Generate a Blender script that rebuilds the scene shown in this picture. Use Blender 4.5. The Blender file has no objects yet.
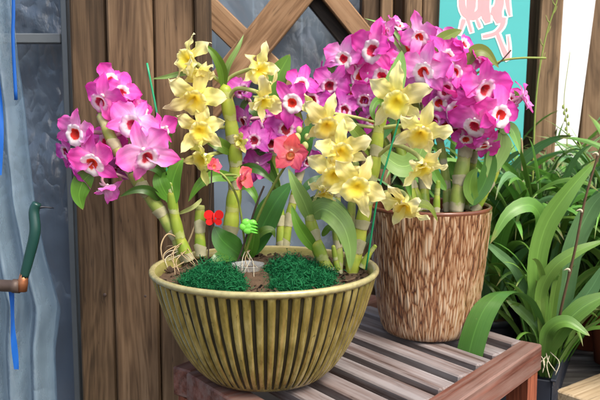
import bpy, math, random
from mathutils import Vector, Matrix, noise
R = math.radians
random.seed(7)
scene = bpy.context.scene
col = scene.collection

# ------------------------------------------------------------------ camera
F = 780.0; PITCH = R(7.0); H = 1.0; ZT = 0.541
cam_d = bpy.data.cameras.new('camera'); cam = bpy.data.objects.new('camera', cam_d); col.objects.link(cam)
cam.location = (0, 0, H); cam.rotation_euler = (R(90) - PITCH, 0, 0)
cam_d.sensor_width = 36; cam_d.lens = F / 600 * 36; cam_d.clip_start = .02; cam_d.clip_end = 500
cam_d.dof.use_dof = True; cam_d.dof.focus_distance = 1.32; cam_d.dof.aperture_fstop = 9.0
scene.camera = cam

def at(x, y, Y):
    a = (x - 300) / F; b = -(y - 200) / F
    yw = math.cos(PITCH) + math.sin(PITCH) * b
    zw = -math.sin(PITCH) + math.cos(PITCH) * b
    k = Y / yw
    return Vector((a * k, Y, H + zw * k))
def on_z(x, y, z):
    b = -(y - 200) / F
    yw = math.cos(PITCH) + math.sin(PITCH) * b
    zw = -math.sin(PITCH) + math.cos(PITCH) * b
    return at(x, y, (z - H) / zw * yw)
def mpx(Y): return Y / F

# ------------------------------------------------------------------ materials
def new_mat(name):
    m = bpy.data.materials.new(name); m.use_nodes = True
    nt = m.node_tree; nt.nodes.clear()
    return m, nt, nt.nodes, nt.links
def ramp(N, stops, interp='LINEAR'):
    r = N.new('ShaderNodeValToRGB'); r.color_ramp.interpolation = interp
    e = r.color_ramp.elements
    while len(e) < len(stops): e.new(.5)
    for k, (p, c) in enumerate(stops):
        e[k].position = p; e[k].color = (*c, 1) if len(c) == 3 else c
    return r
def coords(N, L, scale=(1, 1, 1), kind='Object', rnd=True):
    tc = N.new('ShaderNodeTexCoord'); mp = N.new('ShaderNodeMapping')
    L.new(tc.outputs[kind], mp.inputs['Vector']); mp.inputs['Scale'].default_value = scale
    if rnd:
        oi = N.new('ShaderNodeObjectInfo'); mu = N.new('ShaderNodeMath'); mu.operation = 'MULTIPLY'
        mu.inputs[1].default_value = 37.0; L.new(oi.outputs['Random'], mu.inputs[0])
        cb = N.new('ShaderNodeCombineXYZ'); L.new(mu.outputs[0], cb.inputs[0]); L.new(mu.outputs[0], cb.inputs[1]); L.new(mu.outputs[0], cb.inputs[2])
        L.new(cb.outputs[0], mp.inputs['Location'])
    return mp.outputs[0]
def noisen(N, L, vec, scale, detail=4, rough=.55, dist=0):
    n = N.new('ShaderNodeTexNoise'); n.inputs['Scale'].default_value = scale; n.inputs['Detail'].default_value = detail
    n.inputs['Roughness'].default_value = rough; n.inputs['Distortion'].default_value = dist
    L.new(vec, n.inputs['Vector']); return n.outputs['Fac']
def mixc(N, L, fac, a, b, mode='MIX'):
    m = N.new('ShaderNodeMix'); m.data_type = 'RGBA'; m.blend_type = mode
    for sock, v in ((m.inputs[0], fac), (m.inputs[6], a), (m.inputs[7], b)):
        if hasattr(v, 'links'): L.new(v, sock)
        elif isinstance(v, (int, float)): sock.default_value = v
        else: sock.default_value = (*v, 1)
    return m.outputs[2]
def math_n(N, L, op, a, b=0.0):
    m = N.new('ShaderNodeMath'); m.operation = op
    for k, v in enumerate((a, b)):
        if hasattr(v, 'links'): L.new(v, m.inputs[k])
        else: m.inputs[k].default_value = v
    return m.outputs[0]
def bumpn(N, L, h, strength, dist=.002, prev=None):
    b = N.new('ShaderNodeBump'); b.inputs['Strength'].default_value = strength; b.inputs['Distance'].default_value = dist
    L.new(h, b.inputs['Height'])
    if prev is not None: L.new(prev, b.inputs['Normal'])
    return b.outputs[0]
def finish(N, L, color, rough=.5, normal=None, spec=.5, metallic=0, trans=0.0, coat=0, sheen=0):
    p = N.new('ShaderNodeBsdfPrincipled')
    if hasattr(color, 'links'): L.new(color, p.inputs['Base Color'])
    else: p.inputs['Base Color'].default_value = (*color, 1)
    if hasattr(rough, 'links'): L.new(rough, p.inputs['Roughness'])
    else: p.inputs['Roughness'].default_value = rough
    p.inputs['Specular IOR Level'].default_value = spec; p.inputs['Metallic'].default_value = metallic
    p.inputs['Coat Weight'].default_value = coat; p.inputs['Coat Roughness'].default_value = .12
    if normal is not None: L.new(normal, p.inputs['Normal'])
    out = N.new('ShaderNodeOutputMaterial')
    if trans > 0:
        t = N.new('ShaderNodeBsdfTranslucent')
        if hasattr(color, 'links'): L.new(color, t.inputs['Color'])
        else: t.inputs['Color'].default_value = (*color, 1)
        if normal is not None: L.new(normal, t.inputs['Normal'])
        mx = N.new('ShaderNodeMixShader'); mx.inputs[0].default_value = trans
        L.new(p.outputs[0], mx.inputs[1]); L.new(t.outputs[0], mx.inputs[2]); L.new(mx.outputs[0], out.inputs[0])
    else: L.new(p.outputs[0], out.inputs[0])
    return p

def wood(name, dark, mid, light, rough=.7, grain=(70, 70, 3.2), bump=.35, wear=None, axis='Z', ring=1.0):
    m, nt, N, L = new_mat(name)
    g = {'Z': grain, 'Y': (grain[0], grain[2], grain[1]), 'X': (grain[2], grain[1], grain[0])}[axis]
    v = coords(N, L, g)
    n1 = noisen(N, L, v, 1.0, 5, .6, .35)
    g2 = tuple(k * (.22 if k > 10 else .45) for k in g)
    v2 = coords(N, L, g2)
    n2 = noisen(N, L, v2, 1.0, 3, .5, 1.2)
    wv = math_n(N, L, 'SINE', math_n(N, L, 'MULTIPLY', n2, 42.0 * ring))
    wv = math_n(N, L, 'MULTIPLY', wv, .085)
    gf = tuple(k * (2.6 if k > 10 else 1.3) for k in g)
    n3 = noisen(N, L, coords(N, L, gf), 1.0, 4, .65, .1)
    comb = math_n(N, L, 'ADD', math_n(N, L, 'MULTIPLY', n1, .50), math_n(N, L, 'MULTIPLY', n3, .50))
    comb = math_n(N, L, 'ADD', comb, wv)
    comb = math_n(N, L, 'ADD', comb, math_n(N, L, 'MULTIPLY', math_n(N, L, 'SUBTRACT', n2, .5), .6))
    r = ramp(N, [(.30, dark), (.5, mid), (.72, light)]); L.new(comb, r.inputs[0])
    cr = math_n(N, L, 'ABSOLUTE', math_n(N, L, 'SUBTRACT', noisen(N, L, coords(N, L, tuple(k * (.8 if k > 10 else .7) for k in g)), 1.0, 3, .5, .1), .5))
    rc_ = ramp(N, [(0, (.35, .35, .35)), (.010, (1, 1, 1))]); L.new(cr, rc_.inputs[0])
    c = mixc(N, L, .7, r.outputs[0], rc_.outputs[0], 'MULTIPLY')
    if wear:
        vw = coords(N, L, tuple(k * .25 for k in g) )
        nw = noisen(N, L, vw, 2.2, 6, .7)
        rw = ramp(N, [(.42, (0, 0, 0)), (.60, (1, 1, 1))]); L.new(nw, rw.inputs[0])
        c = mixc(N, L, rw.outputs[0], c, wear)
    # soft dirt
    vd = coords(N, L, (5, 5, 5)); nd = noisen(N, L, vd, 1.2, 5, .6)
    rd = ramp(N, [(.3, (.62, .62, .62)), (.65, (1.05, 1.05, 1.05))]); L.new(nd, rd.inputs[0])
    c = mixc(N, L, .75, c, rd.outputs[0], 'MULTIPLY')
    finish(N, L, c, rough, bumpn(N, L, n1, bump, .0015), .3)
    return m

def petal_mat(name, stops, trans=.35, vein=.25, veincol=(.5, .02, .3), rough=.55, lip=False):
    m, nt, N, L = new_mat(name)
    uv = N.new('ShaderNodeUVMap'); sp = N.new('ShaderNodeSeparateXYZ'); L.new(uv.outputs[0], sp.inputs[0])
    vv = coords(N, L, (30, 3, 1), 'UV')
    n = noisen(N, L, vv, 1.0, 3, .6)
    vb = coords(N, L, (9, 9, 9), 'Object') if lip else coords(N, L, (3, 3, 1), 'UV'); nb = noisen(N, L, vb, 1.3, 3, .5)
    f = math_n(N, L, 'ADD', sp.outputs[1], math_n(N, L, 'MULTIPLY', math_n(N, L, 'SUBTRACT', nb, .5), .45))
    r = ramp(N, stops); L.new(f, r.inputs[0])
    vn = noisen(N, L, coords(N, L, (22, 1.1, 1), 'UV'), 1.0, 2, .5, .3)
    va = math_n(N, L, 'ABSOLUTE', math_n(N, L, 'SUBTRACT', vn, .5))
    vr = ramp(N, [(0, (1, 1, 1)), (.05, (0, 0, 0))]); L.new(va, vr.inputs[0])
    rv = ramp(N, [(.45, (0, 0, 0)), (.7, (1, 1, 1))]); L.new(math_n(N, L, 'ADD', n, math_n(N, L, 'MULTIPLY', vr.outputs[0], .0 if lip else .22)), rv.inputs[0])
    c = mixc(N, L, math_n(N, L, 'MULTIPLY', rv.outputs[0], vein * 1.5), r.outputs[0], veincol)
    hs = N.new('ShaderNodeHueSaturation'); oi = N.new('ShaderNodeObjectInfo')
    L.new(math_n(N, L, 'ADD', math_n(N, L, 'MULTIPLY', oi.outputs['Random'], .024), .488), hs.inputs['Hue'])
    L.new(math_n(N, L, 'ADD', math_n(N, L, 'MULTIPLY', oi.outputs['Random'], .22), .85), hs.inputs['Value'])
    L.new(c, hs.inputs['Color'])
    finish(N, L, hs.outputs[0], rough, bumpn(N, L, n, .25, .001), .3, trans=trans)
    return m

def leaf_mat(name, a, b, trans=.22, rough=.38, edge=None, spec=.45):
    m, nt, N, L = new_mat(name)
    uv = N.new('ShaderNodeUVMap'); sp = N.new('ShaderNodeSeparateXYZ'); L.new(uv.outputs[0], sp.inputs[0])
    n = noisen(N, L, coords(N, L, (34, 1.2, 1), 'UV'), 1.0, 3, .6)
    nb = noisen(N, L, coords(N, L, (9, 9, 9)), 1.6, 4, .6)
    c = mixc(N, L, nb, a, b)
    rv = ramp(N, [(.35, (.78, .78, .78)), (.65, (1.12, 1.12, 1.12))]); L.new(n, rv.inputs[0])
    c = mixc(N, L, .5, c, rv.outputs[0], 'MULTIPLY')
    # midrib
    d = math_n(N, L, 'ABSOLUTE', math_n(N, L, 'SUBTRACT', sp.outputs[0], .5))
    rr = ramp(N, [(.0, (1, 1, 1)), (.035, (0, 0, 0))]); L.new(d, rr.inputs[0])
    c = mixc(N, L, math_n(N, L, 'MULTIPLY', rr.outputs[0], .35), c, tuple(min(1, k * 2.0) for k in b))
    if edge:
        re = ramp(N, [(.34, (0, 0, 0)), (.40, (1, 1, 1))]); L.new(d, re.inputs[0])
        c = mixc(N, L, math_n(N, L, 'MULTIPLY', re.outputs[0], .8), c, edge)
    # dry brown tips and specks
    ns = noisen(N, L, coords(N, L, (60, 60, 60)), 1.5, 2, .5)
    rs = ramp(N, [(.70, (0, 0, 0)), (.78, (1, 1, 1))]); L.new(ns, rs.inputs[0])
    c = mixc(N, L, math_n(N, L, 'MULTIPLY', rs.outputs[0], .35), c, (.22, .20, .08))
    tipf = math_n(N, L, 'ADD', sp.outputs[1], math_n(N, L, 'MULTIPLY', math_n(N, L, 'SUBTRACT', nb, .5), .22))
    rt = ramp(N, [(.935, (0, 0, 0)), (.985, (1, 1, 1))]); L.new(tipf, rt.inputs[0])
    c = mixc(N, L, math_n(N, L, 'MULTIPLY', rt.outputs[0], .7), c, (.26, .19, .07))
    hs = N.new('ShaderNodeHueSaturation'); oi = N.new('ShaderNodeObjectInfo')
    L.new(math_n(N, L, 'ADD', math_n(N, L, 'MULTIPLY', oi.outputs['Random'], .03), .485), hs.inputs['Hue'])
    L.new(math_n(N, L, 'ADD', math_n(N, L, 'MULTIPLY', oi.outputs['Random'], .5), .75), hs.inputs['Value'])
    L.new(c, hs.inputs['Color'])
    finish(N, L, hs.outputs[0], rough, bumpn(N, L, n, .3, .0008), spec, trans=trans)
    return m

def plain(name, c, rough=.5, spec=.5, metallic=0, trans=0, vary=.25, scale=20, bump=.1, coat=0):
    m, nt, N, L = new_mat(name)
    n = noisen(N, L, coords(N, L, (scale,) * 3), 1.0, 5, .6)
    cc = mixc(N, L, n, tuple(k * (1 - vary) for k in c), tuple(min(1, k * (1 + vary)) for k in c))
    finish(N, L, cc, rough, bumpn(N, L, n, bump, .001), spec, metallic, trans, coat)
    return m

def cane_mat(name, green, yellow, sheath, amount=.42):
    m, nt, N, L = new_mat(name)
    uv = N.new('ShaderNodeUVMap'); sp = N.new('ShaderNodeSeparateXYZ'); L.new(uv.outputs[0], sp.inputs[0])
    nb = noisen(N, L, coords(N, L, (60, 60, 60)), 1.0, 4, .6)
    f = math_n(N, L, 'FRACT', math_n(N, L, 'ADD', sp.outputs[1], math_n(N, L, 'MULTIPLY', math_n(N, L, 'SUBTRACT', nb, .5), .62)))
    r = ramp(N, [(0, sheath), (amount * .75, sheath), (amount, green), (.75, green), (.97, yellow), (1, (.10, .09, .03))]); L.new(f, r.inputs[0])
    n2 = noisen(N, L, coords(N, L, (90, 90, 12)), 1.0, 4, .6)
    r2 = ramp(N, [(.3, (.75, .75, .75)), (.7, (1.1, 1.1, 1.1))]); L.new(n2, r2.inputs[0])
    c = mixc(N, L, .8, r.outputs[0], r2.outputs[0], 'MULTIPLY')
    # some internodes keep no sheath
    nf = noisen(N, L, coords(N, L, (22, 22, 22)), 1.0, 2, .5)
    rf = ramp(N, [(.46, (0, 0, 0)), (.54, (1, 1, 1))]); L.new(nf, rf.inputs[0])
    c = mixc(N, L, math_n(N, L, 'MULTIPLY', rf.outputs[0], .55), c, mixc(N, L, nb, green, yellow))
    finish(N, L, c, .42, bumpn(N, L, n2, .3, .0008), .4, trans=.08)
    return m

M = {}
PK = (.74, .07, .46); PKL = (.80, .42, .70)
M['pink_petal'] = petal_mat('pink_petal', [(0, (.90, .62, .80)), (.22, (.88, .30, .68)), (.52, (.85, .115, .54)), (1, (.80, .045, .43))], .40, .16, (.74, .05, .46))
M['mauve_petal'] = petal_mat('mauve_petal', [(0, (.80, .56, .78)), (.3, (.70, .22, .62)), (.65, (.62, .085, .48)), (1, (.54, .04, .36))], .40, .2, (.46, .03, .33))
M['pale_petal'] = petal_mat('pale_petal', [(0, (.92, .76, .89)), (.3, (.90, .50, .80)), (.65, (.87, .22, .65)), (1, (.83, .09, .51))], .40, .14, (.78, .12, .56))
M['pink_lip'] = petal_mat('pink_lip', [(0, (.34, .004, .012)), (.30, (.62, .012, .022)), (.43, (.70, .03, .045)), (.50, (.88, .72, .68)), (.60, (.90, .88, .86)), (.88, (.90, .86, .88)), (1, (.86, .50, .76))], .32, .03, (.86, .5, .7), .7, True)
M['dark_lip'] = petal_mat('dark_lip', [(0, (.10, .002, .008)), (.3, (.26, .005, .02)), (.50, (.36, .014, .04)), (.60, (.80, .62, .70)), (.74, (.82, .56, .74)), (1, (.64, .12, .46))], .32, .1, (.56, .06, .36), .7, True)
M['pink_lip_soft'] = petal_mat('pink_lip_soft', [(0, (.20, .003, .012)), (.28, (.45, .008, .022)), (.38, (.56, .03, .05)), (.48, (.86, .62, .66)), (.60, (.89, .82, .83)), (.80, (.88, .66, .80)), (1, (.84, .26, .64))], .34, .10, (.84, .35, .62), .7, True)
M['yellow_petal'] = petal_mat('yellow_petal', [(0, (.91, .81, .18)), (.35, (.94, .86, .27)), (.75, (.95, .89, .44)), (1, (.95, .91, .60))], .52, .12, (.88, .74, .16))
M['yellow_lip'] = petal_mat('yellow_lip', [(0, (.88, .58, .02)), (.22, (.93, .71, .05)), (.45, (.94, .79, .11)), (.7, (.95, .86, .26)), (1, (.95, .90, .50))], .46, .15, (.88, .64, .06), .65, True)
M['lime_petal'] = petal_mat('lime_petal', [(0, (.62, .70, .12)), (.5, (.80, .77, .18)), (1, (.92, .85, .38))], .38, .15, (.58, .64, .14))
M['coral_petal'] = petal_mat('coral_petal', [(0, (.86, .42, .34)), (.35, (.82, .15, .19)), (1, (.80, .085, .16))], .32, .14, (.66, .03, .08))
M['coral_lip'] = petal_mat('coral_lip', [(0, (.84, .74, .44)), (.4, (.82, .34, .14)), (1, (.66, .04, .04))], .25, .1, (.5, .02, .02), .6, True)
M['cane'] = cane_mat('cane_skin', (.20, .31, .03), (.38, .41, .06), (.42, .45, .22), .30)
M['cane_yellow'] = cane_mat('cane_skin_yellow', (.30, .40, .04), (.48, .49, .08), (.48, .49, .24), .26)
M['cane_pale'] = cane_mat('cane_skin_pale', (.26, .35, .07), (.42, .43, .13), (.46, .43, .28), .36)
M['leaf'] = leaf_mat('orchid_leaf', (.070, .19, .018), (.14, .30, .035))
M['leaf_pale'] = leaf_mat('orchid_leaf_pale', (.17, .33, .07), (.26, .43, .13))
M['leaf_olive'] = leaf_mat('orchid_leaf_olive', (.11, .17, .02), (.20, .26, .035))
M['leaf_dark'] = leaf_mat('moth_orchid_leaf', (.035, .115, .018), (.065, .17, .03), .12, .28)
M['strap'] = leaf_mat('strap_leaf', (.080, .21, .03), (.15, .31, .055), .2, .36)
M['strap_deep'] = leaf_mat('strap_leaf_deep', (.050, .145, .025), (.085, .20, .04), .15, .34)
M['strap_bright'] = leaf_mat('strap_leaf_bright', (.12, .27, .042), (.19, .36, .07), .25, .36)
M['strap_blue'] = leaf_mat('strap_leaf_blue', (.10, .24, .085), (.17, .33, .14), .18, .34)
M['grass_leaf'] = leaf_mat('striped_leaf', (.08, .20, .045), (.15, .29, .08), .25, .4, edge=(.52, .60, .36))
M['sheath'] = plain('papery_sheath', (.50, .48, .30), .7, .2, vary=.3, scale=110, bump=.5, trans=.3)
M['root'] = plain('root_skin', (.36, .27, .15), .8, .2, vary=.4, scale=120)
M['root_white'] = plain('root_skin_white', (.46, .42, .30), .7, .2, vary=.3, scale=120)
M['stem'] = plain('stem_skin', (.22, .28, .06), .5, .3, vary=.3, scale=80)
M['pedicel'] = plain('pedicel_skin', (.42, .46, .16), .5, .3, vary=.2, scale=80, trans=.1)
M['pedicel_pink'] = plain('pedicel_pink', (.52, .30, .34), .5, .3, vary=.3, scale=80, trans=.1)
M['column'] = plain('column_skin', (.80, .70, .62), .45, .3, vary=.1, scale=80)
M['spike'] = plain('dry_spike', (.10, .065, .035), .7, .2, vary=.4, scale=90)
M['moss'] = plain('green_moss', (.007, .115, .036), .75, .2, vary=.75, scale=160, trans=.15)
M['bark'] = plain('bark_mix', (.085, .055, .032), .9, .2, vary=.6, scale=110, bump=.6)
M['black_plastic'] = plain('black_plastic', (.016, .020, .030), .45, .4, vary=.3, scale=30)
M['terracotta'] = plain('terracotta', (.30, .085, .040), .85, .2, vary=.25, scale=25)
M['green_stake'] = plain('green_wire', (.015, .30, .13), .35, .5, vary=.1)
M['dark_stick'] = plain('dark_stick', (.055, .040, .028), .7, .3, vary=.4, scale=80)
M['red_plastic'] = plain('red_plastic', (.66, .012, .012), .3, .5, vary=.1, trans=.12)
M['lime_plastic'] = plain('lime_plastic', (.26, .86, .10), .3, .5, vary=.08, trans=.25)
M['hose'] = plain('green_rubber', (.010, .050, .042), .32, .5, vary=.2)
M['copper'] = plain('copper_fitting', (.42, .17, .08), .38, .5, .75, vary=.3, scale=120)
M['pipe'] = plain('rusted_pipe', (.085, .058, .045), .55, .5, .3, vary=.4, scale=60)
M['blue'] = plain('blue_tarp', (.012, .12, .48), .4, .5, vary=.25, scale=14, trans=.2)
M['frame_grey'] = plain('aluminium_frame', (.17, .19, .20), .45, .5, .5, vary=.15)
M['white_board'] = plain('white_board', (.82, .83, .85), .6, .3, vary=.03, scale=6)
M['soil'] = plain('ground_soil', (.085, .072, .058), .95, .2, vary=.45, scale=9, bump=.6)
M['teal'] = plain('teal_banner', (.085, .47, .46), .6, .3, vary=.10, scale=5, trans=.1)
M['char_white'] = plain('white_ink', (.84, .82, .80), .6, .2, vary=.03)
M['char_pink'] = plain('pink_ink', (.79, .37, .39), .6, .2, vary=.10, scale=25)
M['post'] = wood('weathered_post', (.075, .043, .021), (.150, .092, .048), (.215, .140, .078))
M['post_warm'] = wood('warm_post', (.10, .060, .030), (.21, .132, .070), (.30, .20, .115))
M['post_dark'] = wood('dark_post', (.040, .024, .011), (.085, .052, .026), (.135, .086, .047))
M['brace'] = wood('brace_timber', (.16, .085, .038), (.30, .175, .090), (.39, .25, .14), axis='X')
M['brace_shade'] = wood('brace_shade_paint', (.012, .009, .007), (.022, .016, .012), (.04, .03, .022), axis='X')  # near-black colour standing in for shade on the thin brace's side
M['slat'] = wood('slat_timber', (.080, .050, .040), (.160, .115, .102), (.24, .20, .19), .7, wear=(.29, .265, .26), axis='Y', ring=.6)
M['rail'] = wood('rail_timber', (.09, .028, .016), (.18, .062, .040), (.25, .115, .085), .6, wear=(.21, .13, .105), axis='X', ring=.6)
M['leg'] = wood('leg_timber', (.10, .028, .014), (.22, .060, .028), (.34, .11, .055), .7)
M['grey_slat'] = wood('grey_slat', (.06, .055, .05), (.12, .115, .105), (.2, .19, .175), .8, axis='X')
M['plank'] = wood('pale_plank', (.32, .23, .13), (.48, .36, .22), (.6, .48, .32), axis='X')
M['shed'] = wood('shed_boards', (.018, .016, .014), (.035, .032, .028), (.06, .054, .048))

def film(name, tint, clear=.35, pale=.25, rough=.16, wscale=9, bd=.018):
    m, nt, N, L = new_mat(name)
    v = coords(N, L, (wscale, wscale, wscale * .55))
    n1 = noisen(N, L, v, .55, 3, .5, .2)
    def ridged(sc, det):
        q = noisen(N, L, coords(N, L, (wscale * sc, wscale * sc, wscale * sc * .6)), 1.0, det, .55, .25)
        return math_n(N, L, 'ABSOLUTE', math_n(N, L, 'SUBTRACT', q, .5))
    ra_ = ridged(.8, 2); rb_ = ridged(2.1, 2); rc3 = ridged(4.5, 4)
    patch = ramp(N, [(.38, (.12, .12, .12)), (.60, (1, 1, 1))]); L.new(n1, patch.inputs[0])
    h = math_n(N, L, 'ADD', math_n(N, L, 'MULTIPLY', ra_, 1.4), math_n(N, L, 'ADD', math_n(N, L, 'MULTIPLY', rb_, .8), math_n(N, L, 'MULTIPLY', rc3, .16)))
    h = math_n(N, L, 'MULTIPLY', h, patch.outputs[0])
    # highlights on the crinkles painted as thin pale lines, only in patches
    r3 = ramp(N, [(0, (1, 1, 1)), (.012, (.25, .25, .25)), (.05, (0, 0, 0))]); L.new(rc3, r3.inputs[0])
    pt = ramp(N, [(.50, (0, 0, 0)), (.66, (1, 1, 1))]); L.new(n1, pt.inputs[0])
    crease_glint = math_n(N, L, 'MULTIPLY', r3.outputs[0], pt.outputs[0])
    nb = bumpn(N, L, h, 1.0, bd)
    c = mixc(N, L, math_n(N, L, 'MULTIPLY', crease_glint, pale), tint, (.55, .62, .68))
    p = N.new('ShaderNodeBsdfPrincipled'); L.new(c, p.inputs['Base Color']); p.inputs['Roughness'].default_value = rough
    p.inputs['Specular IOR Level'].default_value = 1.0; L.new(nb, p.inputs['Normal'])
    t = N.new('ShaderNodeBsdfTransparent'); t.inputs['Color'].default_value = (.80, .88, .95, 1)
    ms = N.new('ShaderNodeMixShader'); ms.inputs[0].default_value = clear
    L.new(p.outputs[0], ms.inputs[1]); L.new(t.outputs[0], ms.inputs[2])
    o = N.new('ShaderNodeOutputMaterial'); L.new(ms.outputs[0], o.inputs[0])
    return m
M['film'] = film('window_film', (.075, .105, .150), .12, .5, .17, 8, .042)
M['curtain'] = film('clear_curtain', (.26, .37, .45), .50, .4, .16, 5, .030)
M['film_pale'] = film('pale_window_film', (.17, .225, .29), .12, .25, .2, 5, .020)

# gold bowl glazes
def bowl_rib():
    m, nt, N, L = new_mat('gold_glaze')
    n = noisen(N, L, coords(N, L, (55, 55, 14)), 1.0, 5, .6)
    n2 = noisen(N, L, coords(N, L, (16, 16, 16)), 1.0, 4, .6)
    r = ramp(N, [(.30, (.19, .150, .030)), (.5, (.38, .315, .085)), (.72, (.60, .52, .21))]); L.new(n, r.inputs[0])
    r2 = ramp(N, [(.35, (.75, .72, .60)), (.7, (1.08, 1.05, 1.0))]); L.new(n2, r2.inputs[0])
    c = mixc(N, L, .8, r.outputs[0], r2.outputs[0], 'MULTIPLY')
    ns = noisen(N, L, coords(N, L, (140, 140, 60)), 1.0, 4, .7)
    rs = ramp(N, [(.62, (0, 0, 0)), (.70, (1, 1, 1))]); L.new(ns, rs.inputs[0])
    c = mixc(N, L, math_n(N, L, 'MULTIPLY', rs.outputs[0], .7), c, (.035, .028, .012))
    finish(N, L, c, .2, bumpn(N, L, n, .15, .0010), .6, .5, coat=.7)
    return m
M['gold'] = bowl_rib()
M['groove'] = plain('dark_glaze', (.030, .026, .012), .4, .5, vary=.8, scale=60)
M['gold_rim'] = plain('gold_rim_glaze', (.40, .36, .17), .2, .6, .2, vary=.55, scale=90, bump=.2)
M['bowl_in'] = plain('olive_glaze', (.21, .19, .055), .3, .5, vary=.5, scale=40)
def pot_mat():
    m, nt, N, L = new_mat('streaked_glaze')
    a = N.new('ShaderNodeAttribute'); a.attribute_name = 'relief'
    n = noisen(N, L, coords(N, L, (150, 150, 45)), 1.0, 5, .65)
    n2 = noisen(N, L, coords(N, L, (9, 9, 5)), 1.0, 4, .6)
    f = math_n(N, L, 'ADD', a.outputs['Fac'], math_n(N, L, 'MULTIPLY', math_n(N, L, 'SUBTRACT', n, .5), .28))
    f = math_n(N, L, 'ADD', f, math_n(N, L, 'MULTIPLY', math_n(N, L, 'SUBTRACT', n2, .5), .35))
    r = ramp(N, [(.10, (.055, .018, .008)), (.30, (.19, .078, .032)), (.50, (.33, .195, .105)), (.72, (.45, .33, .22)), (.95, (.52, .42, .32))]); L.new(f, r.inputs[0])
    finish(N, L, r.outputs[0], .22, bumpn(N, L, n, .2, .0010), .6, coat=.8)
    return m
M['pot'] = pot_mat()
M['pot_rim'] = plain('red_brown_glaze', (.13, .045, .022), .2, .5, vary=.4, scale=70)

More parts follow.
